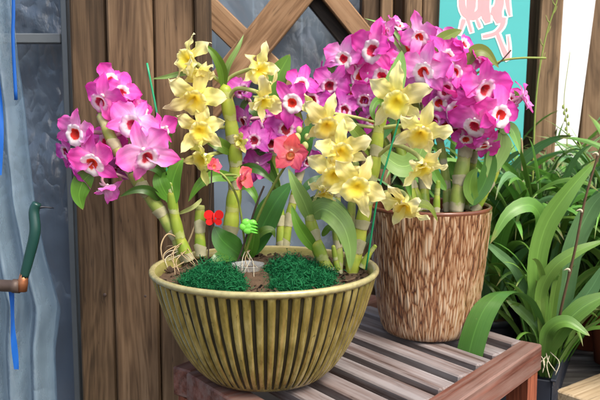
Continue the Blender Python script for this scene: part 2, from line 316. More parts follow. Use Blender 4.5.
# ------------------------------------------------------------------ mesh helpers
class MB:
    def __init__(s): s.v = []; s.f = []; s.uv = []; s.mi = []
    def grid(s, fn, nu, nv, mi=0, closed=False):
        b = len(s.v)
        for j in range(nv + 1):
            for i in range(nu + (0 if closed else 1)): s.v.append(tuple(fn(i / nu, j / nv)))
        w = nu if closed else nu + 1
        for j in range(nv):
            for i in range(nu):
                i2 = (i + 1) % w if closed else i + 1
                s.f.append((b + j * w + i, b + j * w + i2, b + (j + 1) * w + i2, b + (j + 1) * w + i))
                s.uv.append(((i / nu, j / nv), ((i + 1) / nu, j / nv), ((i + 1) / nu, (j + 1) / nv), (i / nu, (j + 1) / nv)))
                s.mi.append(mi(i, j) if callable(mi) else mi)
    def poly(s, pts, mi=0):
        b = len(s.v); s.v += [tuple(p) for p in pts]; s.f.append(tuple(range(b, b + len(pts))))
        s.uv.append(tuple((0, 0) for _ in pts)); s.mi.append(mi)
    def box(s, lo, hi, mi=0, M4=None, bev=0.0):
        x0, y0, z0 = lo; x1, y1, z1 = hi; e = min(bev, (x1 - x0) * .4, (y1 - y0) * .4, (z1 - z0) * .4)
        b = len(s.v)
        def add(p): s.v.append(tuple(M4 @ Vector(p)) if M4 else tuple(p))
        if e <= 0:
            for p in ((x0,y0,z0),(x1,y0,z0),(x1,y1,z0),(x0,y1,z0),(x0,y0,z1),(x1,y0,z1),(x1,y1,z1),(x0,y1,z1)): add(p)
            fs = [(3,2,1,0),(4,5,6,7),(0,1,5,4),(1,2,6,5),(2,3,7,6),(3,0,4,7)]
        else:
            idx = {}
            for a, X, sx in ((0, x0, 1), (1, x1, -1)):
                for c, Y, sy in ((0, y0, 1), (1, y1, -1)):
                    for d, Z, sz in ((0, z0, 1), (1, z1, -1)):
                        for k in range(3):
                            p = [X + sx * e, Y + sy * e, Z + sz * e]; p[k] = (X, Y, Z)[k]
                            idx[(a, c, d, k)] = len(s.v) - b; add(p)
            g = lambda a, c, d, k: idx[(a, c, d, k)]
            fs = []
            for a in (0, 1): fs.append(tuple(g(a, c, d, 0) for c, d in ((0,0),(0,1),(1,1),(1,0))))
            for c in (0, 1): fs.append(tuple(g(a, c, d, 1) for a, d in ((0,0),(1,0),(1,1),(0,1))))
            for d in (0, 1): fs.append(tuple(g(a, c, d, 2) for a, c in ((0,0),(0,1),(1,1),(1,0))))
            for a in (0, 1):
                for c in (0, 1): fs.append((g(a,c,0,0), g(a,c,1,0), g(a,c,1,1), g(a,c,0,1)))
                for d in (0, 1): fs.append((g(a,0,d,0), g(a,1,d,0), g(a,1,d,2), g(a,0,d,2)))
            for c in (0, 1):
                for d in (0, 1): fs.append((g(0,c,d,1), g(1,c,d,1), g(1,c,d,2), g(0,c,d,2)))
            for a in (0, 1):
                for c in (0, 1):
                    for d in (0, 1): fs.append((g(a,c,d,0), g(a,c,d,1), g(a,c,d,2)))
        for f in fs:
            s.f.append(tuple(b + k for k in f)); s.uv.append(tuple((0, 0) for _ in f)); s.mi.append(mi)
    def tube(s, pts, rad, seg=8, mi=0, cap=True, vlen=None, flat=1.0):
        n = len(pts); pts = [Vector(p) for p in pts]
        if not hasattr(rad, '__len__'): rad = [rad] * n
        b = len(s.v); L_ = 0; Ls = []
        prev = None
        for k in range(n):
            T = (pts[min(k + 1, n - 1)] - pts[max(k - 1, 0)])
            T = T.normalized() if T.length > 1e-9 else Vector((0, 0, 1))
            if prev is None:
                a = Vector((1, 0, 0)) if abs(T.x) < .8 else Vector((0, 1, 0))
                A = (a - T * a.dot(T)).normalized()
            else: A = (prev - T * prev.dot(T)).normalized()
            prev = A; B = T.cross(A)
            if k: L_ += (pts[k] - pts[k - 1]).length
            Ls.append(L_)
            for i in range(seg):
                t = 2 * math.pi * i / seg
                s.v.append(tuple(pts[k] + (A * math.cos(t) + B * math.sin(t) * flat) * rad[k]))
        for k in range(n - 1):
            v0 = Ls[k] / (vlen or max(L_, 1e-9)); v1 = Ls[k + 1] / (vlen or max(L_, 1e-9))
            for i in range(seg):
                i2 = (i + 1) % seg
                s.f.append((b + k * seg + i, b + k * seg + i2, b + (k + 1) * seg + i2, b + (k + 1) * seg + i))
                s.uv.append(((i / seg, v0), ((i + 1) / seg, v0), ((i + 1) / seg, v1), (i / seg, v1))); s.mi.append(mi)
        if cap:
            for k, rev in ((0, True), (n - 1, False)):
                f = [b + k * seg + i for i in range(seg)]
                s.f.append(tuple(reversed(f)) if rev else tuple(f)); s.uv.append(tuple((0, Ls[k] / (vlen or max(L_, 1e-9))) for _ in f)); s.mi.append(mi)
    def ball(s, c, r, seg=10, rings=6, mi=0, M3=None):
        c = Vector(c); r = r if hasattr(r, '__len__') else (r, r, r)
        def fn(u, v):
            t = u * 2 * math.pi; p = (v - .5) * math.pi * .999
            q = Vector((r[0] * math.cos(t) * math.cos(p), r[1] * math.sin(t) * math.cos(p), r[2] * math.sin(p)))
            return c + (M3 @ q if M3 else q)
        s.grid(fn, seg, rings, mi, True)
    def lathe(s, prof, seg, mi=0, rfn=None):
        n = len(prof) - 1
        def fn(u, v):
            k = min(int(v * n + 1e-6), n); r, z = prof[k]; t = u * 2 * math.pi
            if rfn: r = rfn(t, r, z, k)
            return (r * math.cos(t), r * math.sin(t), z)
        s.grid(fn, seg, n, mi, True)
    def mesh(s, name, mats, smooth=True):
        me = bpy.data.meshes.new(name); me.from_pydata(s.v, [], s.f)
        uvl = me.uv_layers.new(name='UVMap')
        flat = [c for f in s.uv for p in f for c in p]
        uvl.data.foreach_set('uv', flat)
        for m in (mats if isinstance(mats, (list, tuple)) else [mats]): me.materials.append(m)
        me.polygons.foreach_set('material_index', s.mi)
        me.polygons.foreach_set('use_smooth', [smooth] * len(me.polygons))
        me.update(); return me
    def build(s, name, mats, parent=None, base=None, smooth=True):
        """verts are world coordinates; origin goes to base (or the parent's base)"""
        if base is None and parent is not None: base = Vector(parent['base_pt'])
        if base is not None:
            s.v = [(x - base[0], y - base[1], z - base[2]) for x, y, z in s.v]
        o = bpy.data.objects.new(name, s.mesh(name, mats, smooth)); col.objects.link(o)
        if parent is not None: o.parent = parent
        elif base is not None: o.location = base
        return o
def tag(o, label=None, cat=None, group=None, kind=None):
    if label: o['label'] = label
    if cat: o['category'] = cat
    if group: o['group'] = group
    if kind: o['kind'] = kind
    return o
def thing(name, label, cat, loc, group=None):
    o = bpy.data.objects.new(name, None); col.objects.link(o); o.location = loc; o.empty_display_size = .05
    o['base_pt'] = list(loc); return tag(o, label, cat, group)
def spline(pts, n):
    pts = [Vector(p) for p in pts]; P = [pts[0] * 2 - pts[1]] + pts + [pts[-1] * 2 - pts[-2]]
    out = []; m = len(pts) - 1
    for k in range(n + 1):
        t = k / n * m; i = min(int(t), m - 1); t -= i
        a, b, c, d = P[i:i + 4]
        out.append(.5 * ((2 * b) + (c - a) * t + (2 * a - 5 * b + 4 * c - d) * t * t + (3 * b - a - 3 * c + d) * t ** 3))
    return out

# ------------------------------------------------------------------ flowers
def petal_mesh(name, mat, Lg, W, pw, point, recurve, cup, ruf, seed):
    rnd = random.Random(seed); ph = rnd.uniform(0, 6); tw = rnd.uniform(-.3, .3); rc = recurve * rnd.uniform(-.7, 2.0); sag = rnd.uniform(-.10, .10); fq = rnd.uniform(9, 15)
    b = MB(); sk = rnd.uniform(-.06, .06)
    def fn(u, v):
        s = u * 2 - 1
        w = W * (.16 * (1 - v) + max(0.0, math.sin(math.pi * min(1, v) ** pw)) ** (.62 + point * .5))
        w *= 1 + .07 * math.sin(v * fq * 1.3 + ph + s) + .03 * math.sin(v * 37 + ph * 2 + 4 * s)
        x = s * w + sk * v * v; y = Lg * v * (1 - .05 * abs(s) ** 2 * v)
        z = -rc * Lg * v ** 2.2 + cup * s * s * w + ruf * W * abs(s) ** 2 * math.sin(v * fq + ph + 1.9 * s) * min(1, v * 2)
        z += tw * x * v + sag * Lg * math.sin(math.pi * v) + .05 * W * math.sin(s * 9 + ph) * v * (1 - v) * 4
        z -= .04 * W * math.exp(-(s * 4) ** 2) * (1 - v)
        return (x, y, z)
    b.grid(fn, 10, 16); return b.mesh(name, mat)
def lip_mesh(name, mat, Rd, elong, depth, ruf, seed, spread=0.0):
    """a broad lip: shallow throat, side lobes folded up round the column, front lobe spreading and frilled"""
    rnd = random.Random(seed); ph = rnd.uniform(0, 6); b = MB(); sk = rnd.uniform(-.12, .12)
    def fn(u, v):
        t = u * 2 * math.pi; dn = max(0, -math.sin(t)); upw = max(0, math.sin(t))
        r = Rd * v * (1 + elong * dn ** 1.5 - .16 * upw)
        r *= 1 + (.03 * math.sin(5 * t + ph) + .03 * math.sin(11 * t + 2 * ph)) * v ** 2
        z = depth * math.sin(min(1, v / .8) * math.pi / 2) ** 1.6 + depth * .5 * upw * v ** 2 - depth * .6 * max(0, v - .75) * 4 * (v - .75)
        z += ruf * Rd * (math.sin(t * 7 + ph) + .6 * math.sin(t * 12 + 2 * ph)) * v ** 4
        z -= spread * dn * v * v * Rd
        z += .03 * Rd * math.sin(t * 3 + ph) * v
        return (r * math.cos(t) * (1.04 - .08 * v) + sk * r * math.sin(t), r * math.sin(t), z)
    b.grid(fn, 44, 12, 0, True); return b.mesh(name, mat)
KINDS = {}
for kind, pm, lm in (('pink', 'pink_petal', 'pink_lip'), ('pale', 'pale_petal', 'pink_lip'), ('mauve', 'mauve_petal', 'dark_lip')):
    KINDS[kind] = dict(
        petal=[petal_mesh('petal', M[pm], .47, .195, 1.16, -.10, .14, .12, .20, k) for k in range(7)],
        sepal=[petal_mesh('sepal', M[pm], .51, .118, 1.02, -.05, .14, .22, .14, 20 + k) for k in range(7)],
        lip=[lip_mesh('lip', M[lm if k % 3 else ('pink_lip_soft' if lm == 'pink_lip' else lm)], .180 + .006 * (k % 4), .28, .085, .08, 40 + k, .22) for k in range(8)],
        ang=((0, 's'), (78, 'p'), (-78, 'p'), (133, 's'), (-133, 's')), ped='pedicel_pink')
for kind, pm in (('yellow', 'yellow_petal'), ('lime', 'lime_petal')):
    KINDS[kind] = dict(
        petal=[petal_mesh('petal', M[pm], .51, .135, 1.12, -.10, .18, .04, .62, 60 + k) for k in range(7)],
        sepal=[petal_mesh('sepal', M[pm], .54, .098, .98, .0, .20, .10, .42, 80 + k) for k in range(7)],
        lip=[lip_mesh('lip', M['yellow_lip'], .205, .42, .11, .15, 100 + k, .45) for k in range(7)],
        ang=((0, 's'), (72, 'p'), (-72, 'p'), (138, 's'), (-138, 's')), ped='pedicel')
KINDS['coral'] = dict(
    petal=[petal_mesh('petal', M['coral_petal'], .47, .235, .84, 0, .03, .05, .08, 120 + k) for k in range(4)],
    sepal=[petal_mesh('sepal', M['coral_petal'], .48, .175, .80, .1, .03, .08, .04, 130 + k) for k in range(4)],
    lip=[lip_mesh('lip', M['coral_lip'], .105, .3, .12, .06, 140 + k) for k in range(3)],
    ang=((0, 's'), (75, 'p'), (-75, 'p'), (140, 's'), (-140, 's')), ped='stem')

frnd = random.Random(11)
def flower(plant, kind, x, y, Y, size, yaw=0, pitch=0, roll=0, opn=0, attach=None, label=None):
    K = KINDS[kind]; base = Vector(plant['base_pt'])
    P = at(x, y, Y); s = size * mpx(Y) * (1.0 if kind in ('pink', 'pale', 'mauve') else 1.06) * frnd.uniform(.92, 1.05)
    jt = 9 if kind in ('yellow', 'coral') else 12 if plant.name == 'pink_orchid' else 20
    yaw += frnd.uniform(-jt, jt); pitch += frnd.uniform(-jt, jt) * .8; roll += frnd.uniform(-jt, jt)
    yw, pt = R(yaw), R(pitch)
    d = Vector((math.sin(yw) * math.cos(pt), -math.cos(yw) * math.cos(pt), math.sin(pt)))
    up = Vector((0, 0, 1)); up = (up - d * up.dot(d)).normalized(); rt = up.cross(d)
    rr = R(roll); U = up * math.cos(rr) + rt * math.sin(rr); X = U.cross(d)
    M3 = Matrix((X, U, d)).transposed()
    P = P - d * s * .10
    # pedicel in local units
    if attach is None:
        best = None
        for q in plant_pts[plant.name]:
            dd = (q - P).length + .5 * max(0, q.z - P.z)
            if best is None or dd < best[0]: best = (dd, q)
        A = best[1]
    else: A = at(*attach)
    loc = M3.transposed() @ ((A - P) / s)
    if loc.length > 1.6 and attach is None: loc = loc.normalized() * 1.6
    b = MB()
    pts = spline([Vector((0, 0, .03)), Vector((0, -.02, -.22)), (Vector((0, -.05, -.42)) + loc * .35) , loc], 14)
    b.tube(pts, [.030 + .012 * math.sin(k / 14 * 3) for k in range(15)], 7, 0)
    # spur and column
    b.tube(spline([(0, -.02, -.02), (0, -.09, -.10), (0, -.12, -.18)], 6), [.05, .045, .04, .034, .028, .02, .008], 7, 0)
    b.tube(spline([(0, .03, -.02), (0, .06, .05), (0, .07, .10)], 5), [.04, .04, .036, .032, .026, .010], 8, 1)
    fo = bpy.data.objects.new('flower', b.mesh('flower', [M[K['ped']], M['column']])); col.objects.link(fo)
    fo.parent = plant; fo.matrix_local = Matrix.Translation(P - base) @ M3.to_4x4() @ Matrix.Diagonal((s, s, s, 1))
    if label: fo['label'] = label
    for a, t in K['ang']:
        me = frnd.choice(K['petal' if t == 'p' else 'sepal'])
        o = bpy.data.objects.new('petal' if t == 'p' else 'sepal', me); col.objects.link(o); o.parent = fo
        tilt = (8 if t == 'p' else 0) + opn + frnd.uniform(-18, 20)
        sc = frnd.uniform(.86, 1.10)
        o.matrix_local = (Matrix.Translation((0, 0, .012 if t == 'p' else 0)) @ Matrix.Rotation(R(a + frnd.uniform(-9, 9)), 4, 'Z') @
                          Matrix.Rotation(R(tilt), 4, 'X') @ Matrix.Rotation(R(frnd.uniform(-22, 22)), 4, 'Y') @ Matrix.Diagonal((sc, sc, sc, 1)))
    o = bpy.data.objects.new('lip', frnd.choice(K['lip'])); col.objects.link(o); o.parent = fo
    o.matrix_local = Matrix.Translation((0, -.035, .03)) @ Matrix.Rotation(R(frnd.uniform(-4, 12)), 4, 'X') @ Matrix.Rotation(R(frnd.uniform(-10, 10)), 4, 'Z')
    return fo

plant_pts = {}
def plant(name, label, cat, base, group=None):
    t = thing(name, label, cat, base, group); plant_pts[t.name] = [Vector(base)]; return t
def cane(p, pts, rpx, mat='cane', node=26, taper=.75, n=44, name='cane'):
    P = [at(*q) for q in pts]; Y = pts[0][2]; S = spline(P, n); r = rpx * mpx(Y) * .88
    L_ = 0; rad = []; nl = node * mpx(Y)
    for k, q in enumerate(S):
        if k: L_ += (q - S[k - 1]).length
        fr = (L_ / nl) % 1.0
        t = k / n
        rr = r * (.86 + .17 * math.sin(math.pi * fr)) * (1 - (1 - taper) * t)
        if fr < .08: rr *= 1.06
        if t > .965: rr *= max(.25, 1 - ((t - .965) / .035) ** 2 * .8)
        rad.append(rr)
    b = MB(); b.tube(S, rad, 14, 0, True, nl)
    plant_pts[p.name] += S[n // 3:]
    co = b.build(name, M[mat], p)
    # papery sheaths clasping some of the joints
    cum = [0]
    for k in range(1, n + 1): cum.append(cum[-1] + (S[k] - S[k - 1]).length)
    nn = int(cum[-1] / nl); sr = random.Random(int(pts[0][0] * 7 + pts[-1][1]))
    def pos(d):
        for k in range(n):
            if cum[k + 1] >= d:
                t = (d - cum[k]) / max(1e-9, cum[k + 1] - cum[k]); return S[k].lerp(S[k + 1], t), rad[k] + (rad[k + 1] - rad[k]) * t, (S[k + 1] - S[k]).normalized()
        return S[-1], rad[-1], (S[-1] - S[-2]).normalized()
    for i in range(nn):
        if sr.random() > .55 or (i + 1) * nl > cum[-1] * .97: continue
        d0 = (i + .02) * nl; hl = nl * sr.uniform(.35, .62); a0 = sr.uniform(-2.2, -.9); fl = sr.uniform(.04, .14); arc = sr.uniform(.72, .95)
        def fn(u, v):
            a = a0 + (u - .5) * 6.283 * arc
            edge = .45 + .55 * (1 - abs(u - .5) * 2) ** .8
            q, r0, T = pos(d0 + hl * v * edge)
            A = (Vector((1, 0, 0)) - T * T.x).normalized(); B = T.cross(A)
            rr = r0 * (1.045 + fl * v ** 2 + .02 * math.sin(u * 23 + i))
            return q + (A * math.cos(a) + B * math.sin(a)) * rr
        sb = MB(); sb.grid(fn, 22, 8)
        so_ = sb.build('sheath', M['sheath'], p); so_.parent = co
    return co
def ribbon(b, S, width, face=None, side=None, fold=.22, prof='strap', twist=0.0, ruf=0.0, mi=0):
    n = len(S) - 1; fr = []
    for k in range(n + 1):
        T = (S[min(k + 1, n)] - S[max(k - 1, 0)]).normalized()
        if side is not None: sd = (side - T * side.dot(T)).normalized()
        else:
            f = Vector(face); sd = T.cross(f)
            if sd.length < .15: sd = fr[-1][1] if fr else Vector((1, 0, 0))
            sd = sd.normalized()
        nm = sd.cross(T)
        if fr and sd.dot(fr[-1][1]) < 0: sd = -sd; nm = -nm
        if fr: sd = (sd + fr[-1][1] * .6).normalized(); nm = sd.cross(T).normalized()
        a = twist * k / n
        fr.append((T, sd * math.cos(a) + nm * math.sin(a), nm * math.cos(a) - sd * math.sin(a)))
    ph = random.uniform(0, 6)
    def fn(u, v):
        k = min(n, int(round(v * n))); s = u * 2 - 1; T, sd, nm = fr[k]
        if prof == 'strap': w = min(1, .62 + v * 1.8) * min(1, (1 - v) / .30) ** .62
        elif prof == 'blunt': w = min(1, .7 + v * 1.5) * min(1, (1 - v) / .05 + .55) 
        elif prof == 'reach': w = (.30 + .70 * min(1, max(0, v - .25) / .45)) * min(1, (1 - v) / .05 + .55)
        elif prof == 'broad': w = (.12 * (1 - v) + math.sin(math.pi * v ** .78) ** .72)
        else: w = (.20 * (1 - v) + math.sin(math.pi * v ** .70) ** .8)
        w *= width * .5
        return S[k] + sd * s * w + nm * (fold * abs(s) * w + ruf * w * s * math.sin(v * 11 + ph))
    b.grid(fn, 6, n, mi)
def leaf(p, pts, wpx, mat='leaf', face=(0, -1, .25), fold=.22, prof='oval', twist=0.0, n=18, name='leaf', ruf=.05, label=None, side=None):
    P = [at(*q) for q in pts]; Y = sum(q[2] for q in pts) / len(pts)
    b = MB(); ribbon(b, spline(P, n), wpx * mpx(Y), face=face, side=side, fold=fold, prof=prof, twist=twist, ruf=ruf)
    o = b.build(name, M[mat], p)
    if label: o['label'] = label
    return o

# ------------------------------------------------------------------ ground and background
b = MB()
b.grid(lambda u, v: ((u - .5) * 120, -20 + v * 140, .012 * noise.noise(Vector((u * 300, v * 300, 0)))), 60, 60)
tag(b.build('ground', M['soil'], None, Vector((0, 0, 0))), kind='structure')

# boarded shed wall behind everything
sw = thing('shed_wall', 'dark boarded shed wall behind the plastic windows and plants', 'wall', Vector((0, 2.75, 0)))
b = MB(); rnd = random.Random(3)
x = -3.2
while x < 3.6:
    w = rnd.uniform(.13, .17); b.box((x, 2.75 + rnd.uniform(0, .006), 0), (x + w - .006, 2.79, 2.7), bev=.003); x += w
b.build('boards', M['shed'], sw)
b = MB(); b.box((-3.2, 2.715, 1.9), (3.6, 2.748, 2.02), bev=.004); b.build('rail', M['post_dark'], sw)

def X(px_, Y): return (px_ - 300) / F * Y
def post(name, x0, x1, Yf, depth, mat, label, ztop=2.3, z0=0.0, lean=0.0, cat='post', group=None):
    """upright timber standing on the ground; x0,x1 in photo pixels at its face"""
    a, c = X(x0, Yf), X(x1, Yf); b = MB()
    b.box((a, Yf, z0), (c, Yf + depth, ztop), bev=.004)
    if lean: b.v = [(px_ + lean * (z - 1.0), y, z) for px_, y, z in b.v]
    o = b.build(name, M[mat], None, Vector(((a + c) / 2, Yf + depth / 2, z0)), smooth=False)
    return tag(o, label, cat, group)
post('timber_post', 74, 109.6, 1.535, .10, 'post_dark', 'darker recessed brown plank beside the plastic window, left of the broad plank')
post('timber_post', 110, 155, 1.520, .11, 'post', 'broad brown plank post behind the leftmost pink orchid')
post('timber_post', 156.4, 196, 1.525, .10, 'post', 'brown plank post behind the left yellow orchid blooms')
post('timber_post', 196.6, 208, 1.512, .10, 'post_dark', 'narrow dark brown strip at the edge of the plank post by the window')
# posts right of the braced window
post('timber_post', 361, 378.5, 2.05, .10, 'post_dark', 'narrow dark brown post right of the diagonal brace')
post('timber_post', 379, 391, 2.03, .08, 'post_warm', 'thin warm brown upright between two dark gaps')
post('timber_post', 403, 419.5, 2.02, .09, 'post_warm', 'warm brown board left half of the pair beside the teal banner')
post('timber_post', 420.5, 436, 2.02, .09, 'post_warm', 'warm brown board right half of the pair touching the teal banner')
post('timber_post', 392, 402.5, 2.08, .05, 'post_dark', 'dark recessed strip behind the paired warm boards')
post('timber_post', 524, 534, 2.16, .08, 'post_dark', 'dark strip painted as the shadow right of the teal banner')  # shadow beside the post, put in as a strip of darker colour
post('timber_post', 533.5, 556, 2.12, .10, 'post_warm', 'warm brown post between the teal banner and white board', lean=.02)
post('timber_post', 580, 604, 2.21, .10, 'post', 'brown post right of the white board at the far right', lean=.05)
# white board leaning
b = MB(); Yb = 2.18; b.box((X(538, Yb), Yb, .45), (X(577, Yb), Yb + .012, 1.9), bev=.003)
b.v = [(x_ + .088 * (z - .9), y, z) for x_, y, z in b.v]
tag(b.build('board', M['white_board'], None, Vector((X(570, Yb), Yb, .45)), smooth=False), 'bright white board standing between brown posts on the right', 'board')

for o_ in [o for o in bpy.data.objects if o.name.startswith('timber_post')][:3]:
    for dz in (.62, 1.30):
        b = MB(); xx, yy = o_.location.x + .018 * (1 if dz < 1 else -1), o_.location.y - .054
        b.ball((xx, yy, dz), (.0038, .0016, .0038), 12, 6); n_ = b.build('nail_head', M['pipe'], None, Vector((xx, yy, dz)))
        n_.parent = o_; n_.location = Vector((xx, yy, dz)) - o_.location
# braced window with plastic film
def film_sheet(name, label, x0, x1, z0, z1, Y, amp, mat, nx=60, nz=70, seed=0, fold=0.0, nf=3, edge=None, cat='plastic sheet'):
    b = MB()
    def fn(u, v):
        z = z0 + (z1 - z0) * v; xr = edge(z) if edge else x1
        x = x0 + (xr - x0) * u
        q = Vector((x * 5 + seed, z * 3.2, seed * 1.7))
        y = Y + amp * (noise.noise(q) + .55 * noise.noise(q * 2.7) + .3 * abs(noise.noise(q * 6.1)))
        y += .5 * fold * abs(noise.noise(Vector((u * nf * 2.3 + z * .8, z * 1.2, seed)))) + fold * math.sin(u * nf * 6.283 + .8 * noise.noise(Vector((z * 2, seed, 0))) * 2 + z * 1.1)
        return (x, y, z)
    b.grid(fn, nx, nz)
    return tag(b.build(name, M[mat], None, Vector((x0, Y, z0))), label, cat)
film_sheet('plastic_sheet', 'blue grey plastic film stretched behind the crossed diagonal braces', X(150, 2.14), X(365, 2.14), .35, 1.9, 2.16, .014, 'film_pale', seed=1)
film_sheet('plastic_sheet', 'dark crinkled plastic film over the window left of the plank posts', X(-150, 1.66), X(76, 1.66), .2, 2.0, 1.68, .016, 'film', 90, 110, seed=5)
cz = [at(0, yy, 1.45).z for yy in (-400, 0, 110, 200, 262, 310, 350, 400, 700)]
cx = [X(k, 1.45) for k in (5, 18, 26, 32, 42, 54, 46, 45, 38)]
def cedge(z):
    for i in range(len(cz) - 1):
        if cz[i] >= z >= cz[i + 1]:
            t = (cz[i] - z) / (cz[i] - cz[i + 1]); return cx[i] + (cx[i + 1] - cx[i]) * t
    return cx[-1]
film_sheet('plastic_curtain', 'pale clear plastic curtain hanging in folds at the far left edge', X(-90, 1.45), 0, .15, 1.75, 1.47, .012, 'curtain', 110, 120, seed=9, fold=.022, nf=5.5, edge=cedge, cat='curtain')
wf = thing('window_frame', 'grey aluminium window frame bar and edge under crinkled plastic on the left', 'window frame', Vector((X(40, 1.62), 1.63, .2)))
b = MB(); p = at(0, 38, 1.63); b.box((X(-140, 1.63), 1.622, p.z - .011), (X(66, 1.63), 1.65, p.z + .009), bev=.002); b.build('frame_bar', M['frame_grey'], wf, smooth=False)
b = MB(); b.box((X(67, 1.63), 1.618, .2), (X(73.5, 1.63), 1.652, 2.0), bev=.002); b.build('frame_edge', M['frame_grey'], wf, smooth=False)
# blue tarp strips
b = MB(); rz0, rz1 = at(0, 175, 1.40).z, at(0, -60, 1.40).z
b.grid(lambda u, v: (X(-14 + 15 * u + 3 * math.sin(v * 5), 1.40), 1.40 + .006 * math.sin(u * 6 + v * 9), rz0 + (rz1 - rz0) * v), 8, 30)
tag(b.build('blue_tarp', M['blue'], None, Vector((X(-5, 1.4), 1.4, rz0))), 'bright blue tarp edge hanging at the far left margin', 'tarp')
b = MB(); b.tube(spline([at(12.5, -40, 1.43), at(13.5, 10, 1.43), at(13, 40, 1.43), at(16, 100, 1.43)], 20), [1.8 * mpx(1.43)] * 21, 8, flat=.4)
tag(b.build('blue_rope', M['blue'], None, at(13, 60, 1.43)), 'thin blue rope along the top edge of the plastic curtain', 'rope')
b = MB(); b.grid(lambda u, v: at(8.5 + 5.0 * u + 5 * v, 292 + 78 * v, 1.385) + Vector((0, .004 * math.sin(v * 7 + u * 2), 0)), 4, 20)
tag(b.build('blue_strap', M['blue'], None, at(12, 370, 1.385)), 'blue strap hanging under the rusty pipe on the left', 'strap')
# hose, fitting and pipe
hs = thing('hose', 'dark green rubber hose bent down to a copper fitting beside plastic curtain', 'hose', at(22, 290, 1.37))
b = MB(); hp = spline([at(37, 203, 1.375), at(34, 212, 1.375), at(35, 232, 1.37), at(29, 258, 1.37), at(24, 277, 1.37)], 24)
b.tube(hp, [(4.6 + 1.0 * math.sin(k / 24 * 3.1)) * mpx(1.37) for k in range(25)], 14); b.build('tube', M['hose'], hs)
b = MB(); b.tube(spline([at(31, 209, 1.375), at(42, 207, 1.378), at(54, 208, 1.385)], 8), [3.4 * mpx(1.37), 3.6 * mpx(1.37)] + [2.4 * mpx(1.37)] * 3 + [1.6 * mpx(1.37)] * 3 + [.5 * mpx(1.37)], 8, flat=.6); b.build('nozzle_hook', M['black_plastic'], hs)
b = MB(); b.tube([at(24.5, 274, 1.37), at(23.2, 280, 1.37), at(22.8, 282, 1.37), at(22, 291, 1.37)], [4.6 * mpx(1.37), 5 * mpx(1.37), 5.6 * mpx(1.37), 5.2 * mpx(1.37)], 10); b.build('fitting', M['copper'], hs)
b = MB(); b.tube([at(-130, 281, 1.37), at(-60, 283, 1.37), at(12, 286, 1.37), at(13, 286, 1.37), at(20, 286.3, 1.37)], [6.2 * mpx(1.37)] * 3 + [7.2 * mpx(1.37)] * 2, 16)
tag(b.build('pipe', M['pipe'], None, at(0, 286, 1.37)), 'rusty brown horizontal pipe meeting the copper hose fitting', 'pipe')

# diagonal braces
def brace(pts, wpx, Y, th, mat, label):
    p0, p1 = at(pts[0][0], pts[0][1], Y), at(pts[1][0], pts[1][1], Y)
    d = (p1 - p0); Lg = d.length; d.normalize(); n = Vector((0, -1, 0)); s = n.cross(d); w = wpx * mpx(Y) / 2
    M4 = Matrix.Translation(p0) @ Matrix((d, s, n)).transposed().to_4x4()
    b = MB(); b.box((0, -w, -th), (Lg, w, 0), bev=.003)
    o = bpy.data.objects.new('diagonal_brace', b.mesh('diagonal_brace', M[mat], False)); col.objects.link(o); o.matrix_world = M4
    return tag(o, label, 'brace', 'diagonal braces across the plastic window')
brace([(187, -12), (300, 98)], 25, 2.07, .03, 'brace', 'diagonal brace running down right, passing behind the pale front brace')
brace([(322, -38), (196, 118)], 32, 2.035, .034, 'brace', 'pale broad diagonal brace in front, rising from lower left to top right')
brace([(300, -22), (392, 92)], 20, 2.07, .03, 'brace_shade', 'near black strip painted as the shaded side of the thin brace')  # separate strip that paints the brace's shaded thickness
brace([(318, -22), (410, 92)], 19, 2.04, .035, 'brace', 'pale thin diagonal brace beside its painted shaded side near the posts')

# teal banner
bn = thing('banner', 'teal hanging banner with a large pink and white brush character', 'banner', Vector((X(480, 2.0), 2.0, at(480, 178, 2.0).z)))
b = MB(); bz0, bz1 = at(480, 178, 2.0).z, at(480, -90, 2.0).z
b.grid(lambda u, v: (X(436 + 88 * u, 2.0) + .012 * (v - .5), 2.0 + .0002 * math.sin(u * 7 + v * 3), bz0 + (bz1 - bz0) * v), 24, 24)
b.build('cloth', M['teal'], bn)
def bpt(zx, zy, Y): return at(430 + zx / 5.71, zy / 5.71, Y)
strokes = [([(190, -70), (183, 20), (205, 78), (250, 92), (290, 60), (292, -10), (285, -80)], 34), ([(240, -60), (236, 40), (245, 70)], 44),
    ([(194, 110), (182, 150), (168, 195)], 22), ([(214, 100), (226, 140), (238, 182)], 20), ([(262, 95), (274, 125), (287, 156)], 18),
    ([(335, -90), (322, 10), (318, 70), (332, 128)], 42), ([(402, -90), (398, 10), (384, 70), (396, 130)], 44), ([(350, 60), (395, 66)], 40),
    ([(436, -70), (444, 20), (456, 88)], 22), ([(424, 100), (410, 150), (375, 188), (330, 203), (302, 208)], 28),
    ([(386, 192), (402, 235), (422, 285), (446, 338)], 30), ([(446, 205), (452, 260), (452, 330)], 9)]
